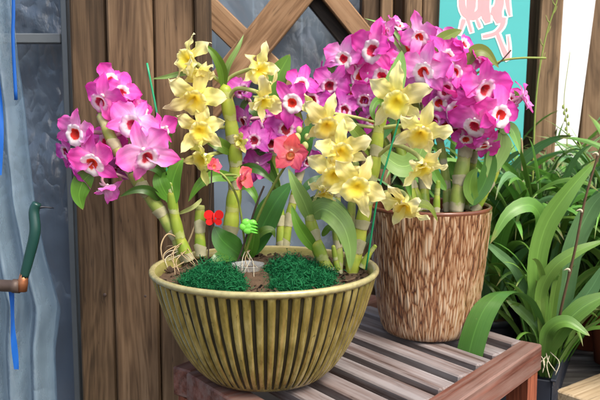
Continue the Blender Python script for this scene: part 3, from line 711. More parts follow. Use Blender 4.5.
for layer, extra, mt, Yo, nm in ((0, 21, 'char_white', 1.9994, 'lettering_outline'), (1, 2, 'char_pink', 1.9988, 'lettering')):
    b = MB()
    for si, (st, w) in enumerate(strokes):
        Yk = Yo - si * .00004; S = spline([bpt(q[0], q[1], Yk) for q in st], 16); k_ = mpx(Yk) / 5.71
        b2 = []
        for k, q in enumerate(S):
            T = (S[min(k + 1, 16)] - S[max(k - 1, 0)]).normalized(); nrm = Vector((T.z, 0, -T.x)).normalized()
            t = k / 16; ww = w * 1.12 * (.80 + .25 * math.sin(t * 3 + si)) * (1 if t < .8 else 1 - (t - .8) * 2.2)
            if t < .08: ww *= .8
            ww = (ww + extra) * k_ / 2; b2.append((q - nrm * ww, q + nrm * ww))
        if extra:
            e = extra * k_ * .4
            T0 = (S[0] - S[1]).normalized() * e; T1 = (S[-1] - S[-2]).normalized() * e
            b2[0] = (b2[0][0] + T0, b2[0][1] + T0); b2[-1] = (b2[-1][0] + T1, b2[-1][1] + T1)
        b.grid(lambda u, v: b2[int(round(v * 16))][0] * (1 - u) + b2[int(round(v * 16))][1] * u, 1, 16)
    b.build(nm, M[mt], bn)

# ------------------------------------------------------------------ slatted table
C0 = on_z(541, 345, ZT)
ra, sa = R(53), R(125)
rd = Vector((-math.cos(ra), -math.sin(ra), 0)); sd_ = Vector((math.cos(sa), math.sin(sa), 0))
RL, SL = .66, .50
tb = thing('slatted_table', 'weathered red brown slatted table carrying both flower pots', 'table', Vector((C0.x + (rd * RL / 2 + sd_ * SL / 2).x, C0.y + (rd * RL / 2 + sd_ * SL / 2).y, 0)))
def tpt(a, c, z): return Vector((C0.x, C0.y, 0)) + rd * a + sd_ * c + Vector((0, 0, z))
def obox(name, a0, a1, c0, c1, z0, z1, along, mat, bev=.003):
    """box in table coordinates (a along the rail, c along the slats)"""
    if along == 'rail': d = rd; o0 = tpt(a0, (c0 + c1) / 2, (z0 + z1) / 2); Lg = a1 - a0; w = (c1 - c0) * abs(rd.cross(sd_).z); q = 'X'
    else: d = sd_; o0 = tpt((a0 + a1) / 2, c0, (z0 + z1) / 2); Lg = c1 - c0; w = (a1 - a0) * abs(rd.cross(sd_).z); q = 'Y'
    n = Vector((0, 0, 1)); s = n.cross(d); bb = MB()
    if q == 'X': Mx = Matrix((d, s, n)).transposed(); bb.box((0, -w / 2, -(z1 - z0) / 2), (Lg, w / 2, (z1 - z0) / 2), bev=bev)
    else: Mx = Matrix((-s, d, n)).transposed(); bb.box((-w / 2, 0, -(z1 - z0) / 2), (w / 2, Lg, (z1 - z0) / 2), bev=bev)
    ob = bpy.data.objects.new(name, bb.mesh(name, M[mat], False)); col.objects.link(ob); ob.parent = tb
    ob.matrix_local = Matrix.Translation(o0 - tb.location) @ Mx.to_4x4()
    return ob
RW = .046
obox('rail', 0, RL, 0, RW, ZT - .052, ZT, 'rail', 'rail')
obox('rail', 0, RL, SL - RW, SL, ZT - .052, ZT, 'rail', 'rail')
rnd = random.Random(5)
ns = 9; pitch_ = (RL - .044 - .036) / (ns - 1)
for k in range(ns):
    a0 = .003 + k * pitch_
    if k == 0: obox('slat', .002, .034, RW + .001, SL - RW - .001, ZT - .030, ZT - .002, 'slat', 'slat')
    elif k == ns - 1: obox('end_beam', RL - .05, RL - .001, RW + .001, SL - RW - .001, ZT - .06, ZT - .002, 'slat', 'rail')
    else: obox('slat', a0, a0 + .046, RW + .001, SL - RW - .001, ZT - .026 + rnd.uniform(-.001, .0), ZT - .003 + rnd.uniform(-.0015, .0015), 'slat', 'slat')
for a0, c0 in ((.004, .004), (RL - .054, .004), (.004, SL - .054), (RL - .054, SL - .054)):
    b = MB(); w = .05; q = [tpt(a0, c0, 0), tpt(a0 + w, c0, 0), tpt(a0 + w, c0 + w, 0), tpt(a0, c0 + w, 0)]
    zt_ = Vector((0, 0, ZT - .053))
    b.poly(list(reversed(q))); b.poly([k + zt_ for k in q])
    for i in range(4): b.poly([q[i], q[(i + 1) % 4], q[(i + 1) % 4] + zt_, q[i] + zt_])
    b.build('leg', M['leg'], tb, smooth=False)
obox('stretcher', .06, RL - .06, SL * .5 - .02, SL * .5 + .02, .14, .18, 'rail', 'leg')

# ------------------------------------------------------------------ gold ribbed bowl
BC = Vector((X(264, 1.29), 1.29, ZT)); BZ = .196; BR = .192
bw = thing('planter_bowl', 'round gold ribbed ceramic bowl holding the mixed orchids', 'planter bowl', BC)
KZ = 1.055
prof = [(.086, .001), (.100, .006), (.114, .018), (.128, .034), (.141, .053), (.153, .075), (.164, .099), (.172, .121), (.179, .142), (.184, .160), (.1865, .170)]
pf = spline([(r, 0, z) for r, z in prof], 60); pf = [(q.x, q.z * KZ) for q in pf]
NR = 62; SEG = NR * 12
rr_ = random.Random(2); jit = [rr_.uniform(-.12, .12) for _ in range(NR)]
def groove_fn(t, r, z, k):
    ph = (t / (2 * math.pi) * NR); i = int(ph) % NR; fr = ph - int(ph)
    zz = min(1, (z - .008) / .02) * min(1, max(0, (.170 * KZ - z) / .005)); zz = max(0, zz)
    d = abs(fr - .5 - jit[i] * .3 * math.sin(z * 40 + i)) * 2
    h = 1 - min(1, max(0, (d - .46 - .05 * noise.noise(Vector((i * 5.3, z * 26, 1)))) / .30)) ** 1.2
    return r - .0052 * (1 - h) * zz + .0012 * (1 - d * d) * zz
def gm(i, j):
    fr = ((i + .5) / SEG * NR) % 1; ii = int(i / 12) % NR
    z = pf[j][1]
    d = abs(fr - .5) * 2
    return 1 if (d > .63 + .03 * noise.noise(Vector((ii * 7.7, z * 45, 0))) and .010 < z < .166 * KZ) else 0
b = MB(); b.lathe(pf, SEG, gm, groove_fn); b.v = [(x_ + BC.x, y_ + BC.y, z_ + BC.z) for x_, y_, z_ in b.v]
b.build('body', [M['gold'], M['groove']], bw)
def lathe_at(name, prof, c, mats, parent, seg=96, mi=0, rfn=None):
    bb = MB(); bb.lathe(prof, seg, mi, rfn); bb.v = [(x_ + c.x, y_ + c.y, z_ + c.z) for x_, y_, z_ in bb.v]; return bb.build(name, mats, parent)
lathe_at('rim', [(.1855, .1785), (.1895, .1795), (.1918, .1825), (.1922, .1860), (.1905, .1888), (.1870, .1895), (.1840, .1885), (.1822, .1868)], BC, M['gold_rim'], bw, 128)
lathe_at('inner_wall', [(.1828, .1872), (.1800, .1850), (.1765, .1800), (.174, .165), (.160, .12), (.130, .06), (.08, .02), (.001, .015)], BC, M['bowl_in'], bw)
# bark mix
def soil(name, label, c, r, z, seed, amp=.006):
    bb = MB()
    def fn(u, v):
        t = u * 6.28318; q = Vector((v * r * math.cos(t), v * r * math.sin(t), 0))
        h = amp * (noise.noise(q * 60 + Vector((seed, 0, 0))) + .8 * noise.noise(q * 160)) + amp * 1.5 * (1 - v)
        return (c.x + q.x, c.y + q.y, c.z + z + h)
    bb.grid(fn, 80, 26, 0, True)
    rc_ = random.Random(seed)
    for _ in range(420):
        t = rc_.uniform(0, 6.283); q = r * math.sqrt(rc_.random()) * .97; sz = rc_.uniform(.003, .008)
        Mx = Matrix.Translation((c.x + q * math.cos(t), c.y + q * math.sin(t), c.z + z + rc_.uniform(.001, .006))) @ Matrix.Rotation(rc_.uniform(0, 6.28), 4, 'Z') @ Matrix.Rotation(rc_.uniform(-.7, .7), 4, 'X') @ Matrix.Rotation(rc_.uniform(-.7, .7), 4, 'Y')
        bb.box((-sz, -sz * rc_.uniform(.4, .7), -sz * .25), (sz, sz * .5, sz * .25), 0, Mx, .0006)
    return tag(bb.build(name, M['bark'], None, Vector((c.x, c.y, c.z + z))), label, 'bark', kind='stuff')
soil('potting_bark', 'dark brown bark mix filling the gold bowl', BC, .1755, .172, 1)

def moss(label, spots, n, seed):
    """a clump of curled green shreds, spots = (x, y, rx, ry, h) in metres round the bowl centre"""
    rn = random.Random(seed); bb = MB()
    for _ in range(n):
        sx, sy, rx, ry, hh = rn.choice(spots)
        while True:
            a, c = rn.uniform(-1, 1), rn.uniform(-1, 1)
            if a * a + c * c < 1: break
        if rn.random() < .06: a *= 1.35; c *= 1.35
        top = hh * max(.08, 1 - (a * a + c * c) * .85) * (.75 + .5 * (noise.noise(Vector((a * 3 + sx * 40, c * 3, seed))) + .3))
        p = Vector((BC.x + sx + a * rx, BC.y + sy + c * ry, BC.z + .172 + rn.uniform(.2, 1.0) * top))
        d = Vector((rn.uniform(-1, 1), rn.uniform(-1, 1), rn.uniform(-.6, .8))).normalized()
        ax = Vector((rn.uniform(-1, 1), rn.uniform(-1, 1), rn.uniform(-1, 1))).normalized(); k = rn.uniform(.5, 1.3); w = rn.uniform(.00035, .0008)
        pts = [p]
        for i in range(5):
            d = (Matrix.Rotation(k, 3, ax) @ d).normalized(); p = p + d * rn.uniform(.003, .0052); pts.append(p)
        if any((Vector((q.x - BC.x, q.y - BC.y)).length > .174) for q in pts): continue
        s = ax * w
        base = len(bb.v)
        for q in pts: bb.v += [tuple(q - s), tuple(q + s)]
        for i in range(5):
            bb.f.append((base + 2 * i, base + 2 * i + 1, base + 2 * i + 3, base + 2 * i + 2)); bb.uv.append(((0, 0), (1, 0), (1, 1), (0, 1))); bb.mi.append(0)
    sx, sy = spots[0][:2]
    return tag(bb.build('moss_clump', M['moss'], None, Vector((BC.x + sx, BC.y + sy, BC.z + .172))), label, 'moss', 'shredded green moss in the gold bowl')
moss('shredded green moss heap between the cut cane and clear cup in bowl', [(-.072, -.095, .040, .034, .030), (-.088, -.045, .032, .035, .034), (-.062, -.075, .032, .034, .038), (-.050, -.12, .024, .02, .022), (-.10, -.07, .03, .03, .026)], 9500, 1)
moss('wide shredded green moss heap right of the clear cup in bowl', [(.056, -.065, .042, .042, .030), (.070, -.02, .05, .05, .028), (.04, .0, .04, .045, .034), (.082, -.08, .03, .028, .020), (.045, -.04, .03, .03, .036), (.045, -.108, .03, .022, .016)], 14000, 2)

# ------------------------------------------------------------------ brown streaked pot
PC = on_z(430, 346.5, ZT); PC = Vector((PC.x, PC.y + .10, ZT)); PC.x = X(430.5, PC.y)
Hp = at(430, 204.5, PC.y).z - ZT; RP = 61.5 * mpx(PC.y) * 1.005
pp = thing('flower_pot', 'tall brown pot with carved streaked glaze at table back', 'flower pot', PC)
pprof = [(.62, .0), (.70, .02), (.755, .06), (.80, .14), (.845, .26), (.885, .40), (.92, .55), (.95, .70), (.975, .84), (.99, .93), (.995, .972)]
pq = spline([(r * RP, 0, z * Hp) for r, z in pprof], 200); pq = [(q.x, q.z) for q in pq]
PS = 640
relief = []
b = MB()
vo_r = random.Random(4)
NCH = 112
offs = [vo_r.random() for _ in range(NCH + 1)]
def pot_fn(u, v):
    k = min(200, int(v * 200 + 1e-6)); r, z = pq[k]; t = u * 6.28318530718
    cx_, sx_ = math.cos(t), math.sin(t)
    q = Vector((cx_ * RP * 105, sx_ * RP * 105, z * 15))
    w = noise.noise(q * .35 + Vector((5, 1, 2))) * .9
    # elongated gouges: stretched cells with narrow dark joints
    wob = .35 * noise.noise(Vector((cx_ * 9, sx_ * 9, z * 26)))
    tq = t + wob * .035
    dl, pl = noise.voronoi(Vector((math.cos(tq) * RP * 190, math.sin(tq) * RP * 190, z * 27 + .7 * noise.noise(q * .6))))
    ed = min(1, (dl[1] - dl[0]) / .42)
    cell = noise.noise(pl[0] * 3.7)
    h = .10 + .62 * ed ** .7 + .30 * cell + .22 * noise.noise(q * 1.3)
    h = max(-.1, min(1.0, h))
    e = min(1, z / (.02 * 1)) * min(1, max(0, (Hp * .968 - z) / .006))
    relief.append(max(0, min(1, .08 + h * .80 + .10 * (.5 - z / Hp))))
    r = r + (.0024 * h - .0014) * e
    return (PC.x + r * cx_, PC.y + r * sx_, PC.z + z)
b.grid(pot_fn, PS, 200, 0, True)
po = b.build('body', M['pot'], pp)
at_ = po.data.attributes.new('relief', 'FLOAT', 'POINT'); at_.data.foreach_set('value', relief)
lathe_at('rim', [(RP * .992, Hp * .968), (RP * 1.0, Hp * .978), (RP * 1.0, Hp * .992), (RP * .985, Hp), (RP * .955, Hp), (RP * .94, Hp * .99), (RP * .935, Hp * .97)], PC, M['pot_rim'], pp, 128)
lathe_at('inner_wall', [(RP * .936, Hp * .985), (RP * .92, Hp * .85), (RP * .8, Hp * .3), (.001, Hp * .25)], PC, M['pot_rim'], pp)
soil('potting_bark', 'dark bark mix filling the brown streaked pot', PC, RP * .92, Hp * .90, 7)

# ------------------------------------------------------------------ orchids in the bowl
soilz = ZT + .176
def bowl_base(x, y): return on_z(x, y, soilz)
# A: magenta orchid at the left
gA = bowl_base(183, 262)
A = plant('pink_orchid', 'magenta orchid with white and red throats leaning out left of the gold bowl', 'orchid', gA)
ya = gA.y
cane(A, [(187, 262, ya), (176, 236, ya), (158, 208, ya - .01), (134, 176, ya - .03), (112, 140, ya - .03), (100, 112, ya - .02)], 8.6, 'cane_pale', 27, .70)
cane(A, [(189, 261, ya - .01), (180, 238, ya - .012), (174, 212, ya - .015), (169, 180, ya - .02)], 7.4, 'cane', 25, .75)
cane(A, [(201, 256, ya - .01), (200, 236, ya - .01), (200, 214, ya - .01), (200, 205, ya - .01)], 6.4, 'cane', 24, .92, name='cut_cane')
leaf(A, [(172, 205, ya - .02), (172, 185, ya - .025), (178, 166, ya - .03), (184, 158, ya - .03)], 17, 'leaf', twist=.3)
leaf(A, [(170, 200, ya - .02), (162, 186, ya - .03), (160, 176, ya - .03), (166, 166, ya - .035)], 15, 'leaf', twist=-.3)
leaf(A, [(166, 178, ya - .02), (158, 169, ya - .04), (142, 166, ya - .05), (128, 174, ya - .05)], 8, 'leaf_dark', fold=.4)
leaf(A, [(160, 200, ya - .02), (150, 191, ya - .04), (136, 190, ya - .05), (119, 197, ya - .05)], 8.5, 'leaf_dark', fold=.4)
leaf(A, [(92, 172, ya - .05), (83, 182, ya - .05), (79, 196, ya - .05), (83, 210, ya - .045)], 18, 'leaf', fold=.15, twist=.3)
leaf(A, [(178, 214, ya), (192, 208, ya - .03), (200, 201, ya - .03), (201, 198, ya - .03)], 4, 'pedicel', fold=.4)
leaf(A, [(150, 130, ya - .0), (160, 140, ya + .01), (162, 152, ya + .01)], 8, 'leaf')
rn = random.Random(8)
for k in range(11):
    b = MB(); ex = rn.uniform(158, 200); ey = rn.uniform(262, 276) if ex > 172 else rn.uniform(255, 268)
    sx_ = rn.uniform(180, 190); e = on_z(ex, ey, soilz + .004)
    p0 = at(sx_, rn.uniform(240, 254), ya - .005); mid = (p0 + e) / 2 + Vector((rn.uniform(-.015, .012), -.012, rn.uniform(.0, .014)))
    b.tube(spline([p0, mid, e], 14), [.0011 - .0006 * q_ / 14 for q_ in range(15)], 6); b.build('root', M['root' if k % 4 else 'root_white'], A)
b = MB(); b.tube(spline([at(181, 240, ya - .01), at(168, 234, ya - .03), at(161, 246, ya - .04), at(164, 262, ya - .04), at(172, 268, ya - .04), at(184, 262, ya - .03)], 26), [.0013] * 27, 6); b.build('root', M['root'], A)
b = MB(); b.tube(spline([at(184, 252, ya), at(191, 236, ya - .01), at(196, 222, ya - .01)], 8), [.0016] * 9, 6); b.build('root', M['root'], A)
for a in [('pale', 78, 131, ya - .05, 50, -22, -8, 18, 4), ('pink', 101, 99, ya - .04, 50, -12, -10, 32, 4), ('pink', 122, 91, ya + .0, 42, 35, 4, 8, 8),
          ('pale', 131, 122, ya - .05, 54, 12, 0, 18, 2), ('pink', 92, 160, ya - .075, 56, -10, -12, -6, 0), ('pale', 143, 154, ya - .085, 60, 14, -6, -14, 0),
          ('pale', 108, 189, ya - .06, 34, 50, -50, 40, 34), ('pink', 140, 108, ya + .01, 42, 60, 20, 0, 10), ('mauve', 118, 112, ya + .03, 44, -10, 30, 20, 0), ('mauve', 82, 172, ya - .03, 42, -60, -30, 0, 10), ('mauve', 118, 168, ya - .02, 40, 10, -40, 10, 8), ('pink', 106, 140, ya - .0, 44, -20, 10, 20, 6), ('pink', 112, 78, ya + .02, 38, 30, 40, 20, 14), ('mauve', 68, 150, ya - .02, 36, -50, -10, -20, 14), ('pink', 160, 130, ya - .02, 36, 60, 10, -10, 14)]:
    flower(A, a[0], 112 + (a[1] - 112) * 1.08, a[2], a[3], a[4] * 1.15, *a[5:])

# B: yellow orchid on a tall thick cane
gB = bowl_base(228, 254)
B = plant('yellow_orchid', 'pale yellow orchid on one tall thick cane left in the gold bowl', 'orchid', gB)
yb = gB.y
cane(B, [(228, 256, yb), (232, 215, yb), (236, 175, yb), (232, 130, yb - .005), (224, 84, yb - .01)], 9.2, 'cane_yellow', 23, .80, 60)
leaf(B, [(224, 88, yb - .01), (222, 70, yb - .02), (214, 54, yb - .03), (203, 43, yb - .03)], 9, 'leaf', fold=.4)
leaf(B, [(224, 86, yb - .01), (228, 66, yb - .02), (238, 48, yb - .02), (244, 34, yb - .01)], 5.5, 'leaf_pale', fold=.4)
leaf(B, [(236, 178, yb - .01), (215, 176, yb - .04), (200, 184, yb - .05), (188, 202, yb - .05)], 11, 'leaf', fold=.3)
leaf(B, [(232, 152, yb), (222, 146, yb - .03), (210, 140, yb - .03), (200, 140, yb - .03)], 12, 'leaf', fold=.3)
leaf(B, [(238, 188, yb), (247, 186, yb - .02), (255, 196, yb - .03), (258, 208, yb - .03)], 8, 'leaf', fold=.3)
leaf(B, [(236, 172, yb), (250, 168, yb - .02), (262, 172, yb - .03), (275, 184, yb - .03)], 9, 'leaf_dark', fold=.3)
leaf(B, [(188, 118, yb - .03), (176, 122, yb - .04), (169, 134, yb - .04), (170, 146, yb - .04)], 9, 'leaf', fold=.3)
leaf(B, [(196, 72, yb - .03), (180, 74, yb - .04), (166, 77, yb - .04), (150, 79, yb - .03)], 5, 'leaf_pale', fold=.4)
for a in [('yellow', 186, 57, yb - .06, 56, -48, 22, -20, 12), ('yellow', 195, 97, yb - .07, 56, 8, -20, 12, 4), ('yellow', 200, 128, yb - .07, 52, 10, -8, -8, 6), ('yellow', 200, 76, yb - .05, 40, 40, -50, 10, 20),
          ('lime', 202, 158, yb - .07, 46, -20, -14, 20, 16), ('yellow', 261, 68, yb - .06, 46, 38, -4, 10, 16), ('yellow', 266, 100, yb - .08, 52, 46, -28, 30, 12), ('lime', 240, 141, yb - .05, 24, 20, 0, 0, 48)]:
    flower(B, *a)

# C: dark mauve orchid in the middle
gC = bowl_base(280, 248)
C_ = plant('pink_orchid', 'deep mauve orchid with dark throats in the middle of gold bowl', 'orchid', gC)
yc = gC.y
cane(C_, [(281, 250, yc), (280, 215, yc + .01), (275, 175, yc + .01), (268, 130, yc + .01), (262, 100, yc + .01)], 5.5, 'cane', 24, .8)
cane(C_, [(284, 250, yc), (290, 215, yc + .01), (300, 170, yc + .02), (300, 130, yc + .02), (296, 105, yc + .02)], 5.5, 'cane', 24, .8)
leaf(C_, [(262, 112, yc), (270, 90, yc), (281, 70, yc), (290, 54, yc)], 22, 'leaf', fold=.12, prof='broad')
leaf(C_, [(300, 160, yc), (306, 140, yc - .01), (310, 122, yc - .01)], 14, 'leaf_dark')
leaf(C_, [(266, 128, yc), (258, 112, yc - .02), (246, 104, yc - .02), (240, 112, yc - .02)], 12, 'leaf_dark')
leaf(C_, [(280, 190, yc), (265, 160, yc - .02), (252, 150, yc - .02), (236, 152, yc - .01)], 9, 'leaf_dark')
leaf(C_, [(300, 140, yc), (318, 128, yc + .01), (330, 126, yc + .01)], 14, 'leaf_dark')
for a in [('pink', 290, 101, yc - .08, 56, -18, 4, -35, 4), ('mauve', 243, 88, yc - .04, 46, -40, 40, 10, 25), ('mauve', 243, 120, yc - .04, 40, -50, 0, 10, 12),
          ('mauve', 254, 138, yc - .07, 40, -14, 8, 0, 2), ('mauve', 271, 142, yc - .05, 38, 10, -4, 10, 0), ('mauve', 286, 126, yc - .04, 46, 20, 30, 0, 2), ('mauve', 256, 166, yc - .04, 42, 0, -40, 20, 10),
          ('mauve', 312, 98, yc + .0, 44, 20, 10, 0, 6), ('pink', 302, 82, yc - .02, 44, 15, 35, 10, 4), ('mauve', 268, 120, yc - .02, 40, -20, 10, 0, 6), ('mauve', 308, 160, yc - .0, 36, 30, -10, 0, 6)]:
    flower(C_, *a)

# D: coral moth orchid with broad dark leaves
gD = bowl_base(248, 258)
D = plant('coral_orchid', 'small coral red orchid with broad dark leaves in the gold bowl', 'orchid', gD)
yd = gD.y
leaf(D, [(246, 258, yd), (236, 252, yd - .03), (222, 240, yd - .05), (214, 226, yd - .05)], 26, 'leaf_dark', (0, -.9, .5), .12, 'broad')
leaf(D, [(246, 258, yd), (232, 256, yd - .04), (220, 258, yd - .07), (208, 262, yd - .08)], 16, 'leaf_dark', (0, -.8, .6), .12, 'broad')
leaf(D, [(250, 256, yd), (262, 228, yd), (276, 202, yd - .01), (292, 182, yd - .01)], 27, 'leaf_dark', (-.3, -.9, .3), .15, 'broad')
leaf(D, [(250, 258, yd), (254, 236, yd - .02), (252, 222, yd - .03)], 12, 'leaf', (0, -1, .3))
leaf(D, [(250, 246, yd), (262, 232, yd - .02), (272, 230, yd - .02), (275, 238, yd - .02)], 8, 'leaf', (0, -.8, .6), .2)
b = MB(); S = spline([at(243, 260, yd - .02), at(256, 222, yd - .05), (at(270, 192, yd - .07)), at(284, 168, yd - .08), at(292, 158, yd - .07)], 24)
b.tube(S, [.0024] * 25, 8); b.build('flower_stem', M['stem'], D); plant_pts[D.name] += S
S2 = spline([at(246, 258, yd - .01), at(243, 230, yd - .06), at(238, 200, yd - .08), at(226, 178, yd - .09), at(212, 168, yd - .09)], 24)
b = MB(); b.tube(S2, [.002] * 25, 8); b.build('flower_stem', M['stem'], D); plant_pts[D.name] += S2
for a in [('coral', 291, 153, yd - .10, 40, 8, 4, 10, 2), ('coral', 214, 166, yd - .10, 24, 40, 30, 30, 40), ('coral', 243, 177, yd - .10, 32, 60, -12, 50, 20)]:
    flower(D, *a)
for q, r in (((297, 138, yd - .085), 4.2), ((305, 146, yd - .085), 3.6), ((299, 130, yd - .08), 3.2), ((307, 137, yd - .08), 3.0)):
    b = MB(); b.ball(at(*q), (r * mpx(1.3), r * mpx(1.3), r * mpx(1.3) * 1.3)); b.build('bud', M['pedicel'], D)
for k in range(6):
    b = MB(); e = on_z(rn.uniform(238, 262), rn.uniform(268, 277), soilz + .004); p0 = at(rn.uniform(244, 252), 250, yd - .01)
    b.tube(spline([p0, (p0 + e) / 2 + Vector((rn.uniform(-.012, .012), -.01, .004)), e], 10), [.0010 - .0005 * q_ / 10 for q_ in range(11)], 6); b.build('root', M['root' if k % 2 else 'root_white'], D)

# E: yellow orchid at the right of the bowl
gE = bowl_base(345, 270)
E = plant('yellow_orchid', 'bright yellow orchid with several canes on the right side of gold bowl', 'orchid', gE)
ye = gE.y
cane(E, [(331, 280, ye - .03), (322, 258, ye - .03), (314, 236, ye - .03), (309, 213, ye - .03)], 8.4, 'cane', 22, .82)
cane(E, [(338, 272, ye), (338, 245, ye), (336, 215, ye), (337, 185, ye - .005)], 6, 'cane_pale', 26, .9)
cane(E, [(352, 276, ye), (357, 246, ye), (366, 206, ye - .005), (374, 165, ye - .01), (379, 128, ye - .01), (385, 100, ye - .01)], 9.0, 'cane_yellow', 25, .72, 60)
cane(E, [(340, 277, ye - .02), (336, 262, ye - .02), (333, 245, ye - .02)], 4.6, 'cane', 18, .5, name='young_shoot')
cane(E, [(362, 268, ye - .01), (368, 256, ye - .01), (376, 245, ye - .01)], 4.6, 'cane', 20, .5, name='young_shoot')
cane(E, [(348, 275, ye + .02), (350, 240, ye + .02), (352, 200, ye + .02), (356, 160, ye + .02)], 5.5, 'cane_pale', 26, .8)
leaf(E, [(311, 220, ye - .03), (304, 202, ye - .05), (296, 186, ye - .06), (288, 168, ye - .06)], 14, 'leaf_pale', fold=.3)
leaf(E, [(316, 250, ye - .03), (305, 236, ye - .05), (297, 222, ye - .06), (291, 204, ye - .06)], 12, 'leaf', fold=.3)
leaf(E, [(311, 216, ye - .03), (324, 209, ye - .06), (342, 224, ye - .08), (350, 248, ye - .08), (350, 272, ye - .075)], 21, 'leaf_pale', (.2, -.95, .3), .2)
leaf(E, [(311, 216, ye - .03), (316, 202, ye - .02), (335, 203, ye - .02), (352, 218, ye - .01)], 12, 'leaf_dark', (0, -.7, .6), .3)
leaf(E, [(336, 190, ye), (322, 182, ye - .02), (308, 186, ye - .03), (300, 196, ye - .03)], 12, 'leaf_dark', (0, -.7, .6), .3)
leaf(E, [(322, 236, ye - .03), (330, 228, ye - .04), (338, 232, ye - .05), (341, 246, ye - .05)], 7, 'leaf', (0, -.8, .5), .3)
leaf(E, [(376, 160, ye), (362, 140, ye - .02), (350, 126, ye - .03), (338, 118, ye - .03)], 13, 'leaf_olive', (0, -.8, .5), .25)
leaf(E, [(384, 118, ye), (390, 96, ye + .01), (398, 72, ye + .01), (402, 50, ye + .01)], 20, 'leaf_pale', fold=.12, prof='broad')
leaf(E, [(378, 150, ye), (400, 166, ye), (416, 160, ye), (424, 138, ye), (414, 118, ye)], 22, 'leaf_pale', fold=.15, prof='broad')
leaf(E, [(386, 108, ye), (378, 100, ye - .03), (372, 112, ye - .05), (380, 128, ye - .05)], 7, 'leaf', fold=.3)
leaf(E, [(374, 165, ye), (392, 165, ye + .02), (405, 178, ye + .02), (412, 200, ye + .02)], 12, 'leaf', fold=.3)
leaf(E, [(405, 208, ye - .07), (418, 204, ye - .07), (430, 208, ye - .06), (438, 222, ye - .05)], 11, 'leaf_olive', (0, -.7, .7), .2)
for a in [('yellow', 328, 123, ye - .09, 56, 12, -14, 6, 8), ('yellow', 341, 150, ye - .10, 54, 8, -6, -14, 6), ('yellow', 334, 173, ye - .10, 54, -8, -16, 10, 4),
          ('yellow', 359, 185, ye - .13, 64, 2, -6, 28, 0), ('yellow', 397, 99, ye - .10, 62, -6, -6, -4, 4), ('yellow', 422, 132, ye - .12, 60, 4, -12, 10, 4),
          ('yellow', 424, 168, ye - .11, 54, 30, -44, 0, 22), ('yellow', 403, 206, ye - .12, 54, -14, -30, -20, 12), ('lime', 312, 112, ye - .06, 40, -50, 10, 0, 16), ('yellow', 325, 193, ye - .07, 40, -20, -50, 0, 16)]:
    flower(E, *a)

# ------------------------------------------------------------------ orchids in the brown pot
psz = ZT + Hp * .91
gG = Vector((PC.x - .045, PC.y + .02, psz)); yg = gG.y
G = plant('pink_orchid', 'light magenta orchid behind the right yellow blooms, left half of the brown pot', 'orchid', gG)
cane(G, [(414, 212, yg), (408, 180, yg), (398, 140, yg + .01), (385, 95, yg + .01), (378, 58, yg + .01)], 7, 'cane', 24, .7)
cane(G, [(420, 212, yg), (412, 185, yg + .02), (390, 150, yg + .03), (362, 112, yg + .03), (342, 84, yg + .03)], 6.5, 'cane', 24, .7)
cane(G, [(424, 212, yg), (424, 180, yg + .03), (420, 130, yg + .03), (410, 80, yg + .03), (408, 50, yg + .03)], 6.5, 'cane', 24, .7)
for q, w, m_ in [(((408, 60), (400, 40), (388, 26), (364, 18)), 3.6, 'leaf_pale'), (((408, 58), (398, 46), (391, 34), (390, 16)), 3.4, 'leaf_pale'), (((345, 105), (352, 118), (362, 128), (368, 142)), 14, 'leaf_dark'), (((330, 92), (328, 78), (332, 64), (336, 58)), 10, 'leaf'),
                 (((352, 84), (348, 94), (338, 100), (325, 102)), 12, 'leaf_dark'), (((415, 118), (430, 112), (440, 100), (446, 96)), 10, 'leaf_dark'), (((395, 120), (384, 130), (376, 140), (370, 156)), 12, 'leaf_dark')]:
    leaf(G, [(a_, c_, yg - .01) for a_, c_ in q], w, m_, fold=.3)
for a in [('pale', 344, 56, yg - .03, 44, -12, 14, 0, 6), ('mauve', 331, 83, yg - .04, 46, -6, 4, 12, 2), ('pink', 373, 47, yg - .05, 62, -36, 16, 26, 10), ('pale', 387, 31, yg - .04, 30, 10, 10, 10, 50),
          ('mauve', 344, 108, yg - .04, 44, 0, 0, 0, 0), ('mauve', 366, 98, yg - .04, 44, 10, -8, 20, 0), ('pink', 382, 74, yg - .03, 54, -14, 30, -16, 2), ('pink', 362, 74, yg - .01, 48, -30, 20, 20, 6),
          ('mauve', 320, 97, yg - .03, 36, -20, 10, 0, 6), ('pink', 405, 47, yg - .0, 50, 20, 30, -10, 6), ('pale', 419, 35, yg - .03, 46, 6, -24, 0, 6), ('mauve', 372, 118, yg - .03, 42, -10, -14, 0, 4),
          ('pale', 352, 66, yg - .0, 40, -40, -20, 0, 6), ('mauve', 384, 100, yg - .0, 46, 10, 20, 10, 2), ('pink', 410, 84, yg + .0, 46, 20, 0, 10, 2), ('mauve', 355, 124, yg + .01, 36, 10, -20, 0, 6), ('mauve', 334, 112, yg + .01, 36, -20, -20, 0, 4), ('pale', 360, 44, yg + .0, 40, -50, 40, 20, 16), ('pink', 396, 62, yg - .02, 42, 0, 20, 30, 6), ('pale', 398, 24, yg + .0, 34, 20, 50, 0, 24), ('pink', 352, 92, yg - .02, 40, -24, 10, -20, 6), ('mauve', 322, 76, yg - .0, 34, -60, 20, 0, 14)]:
    flower(G, *a)

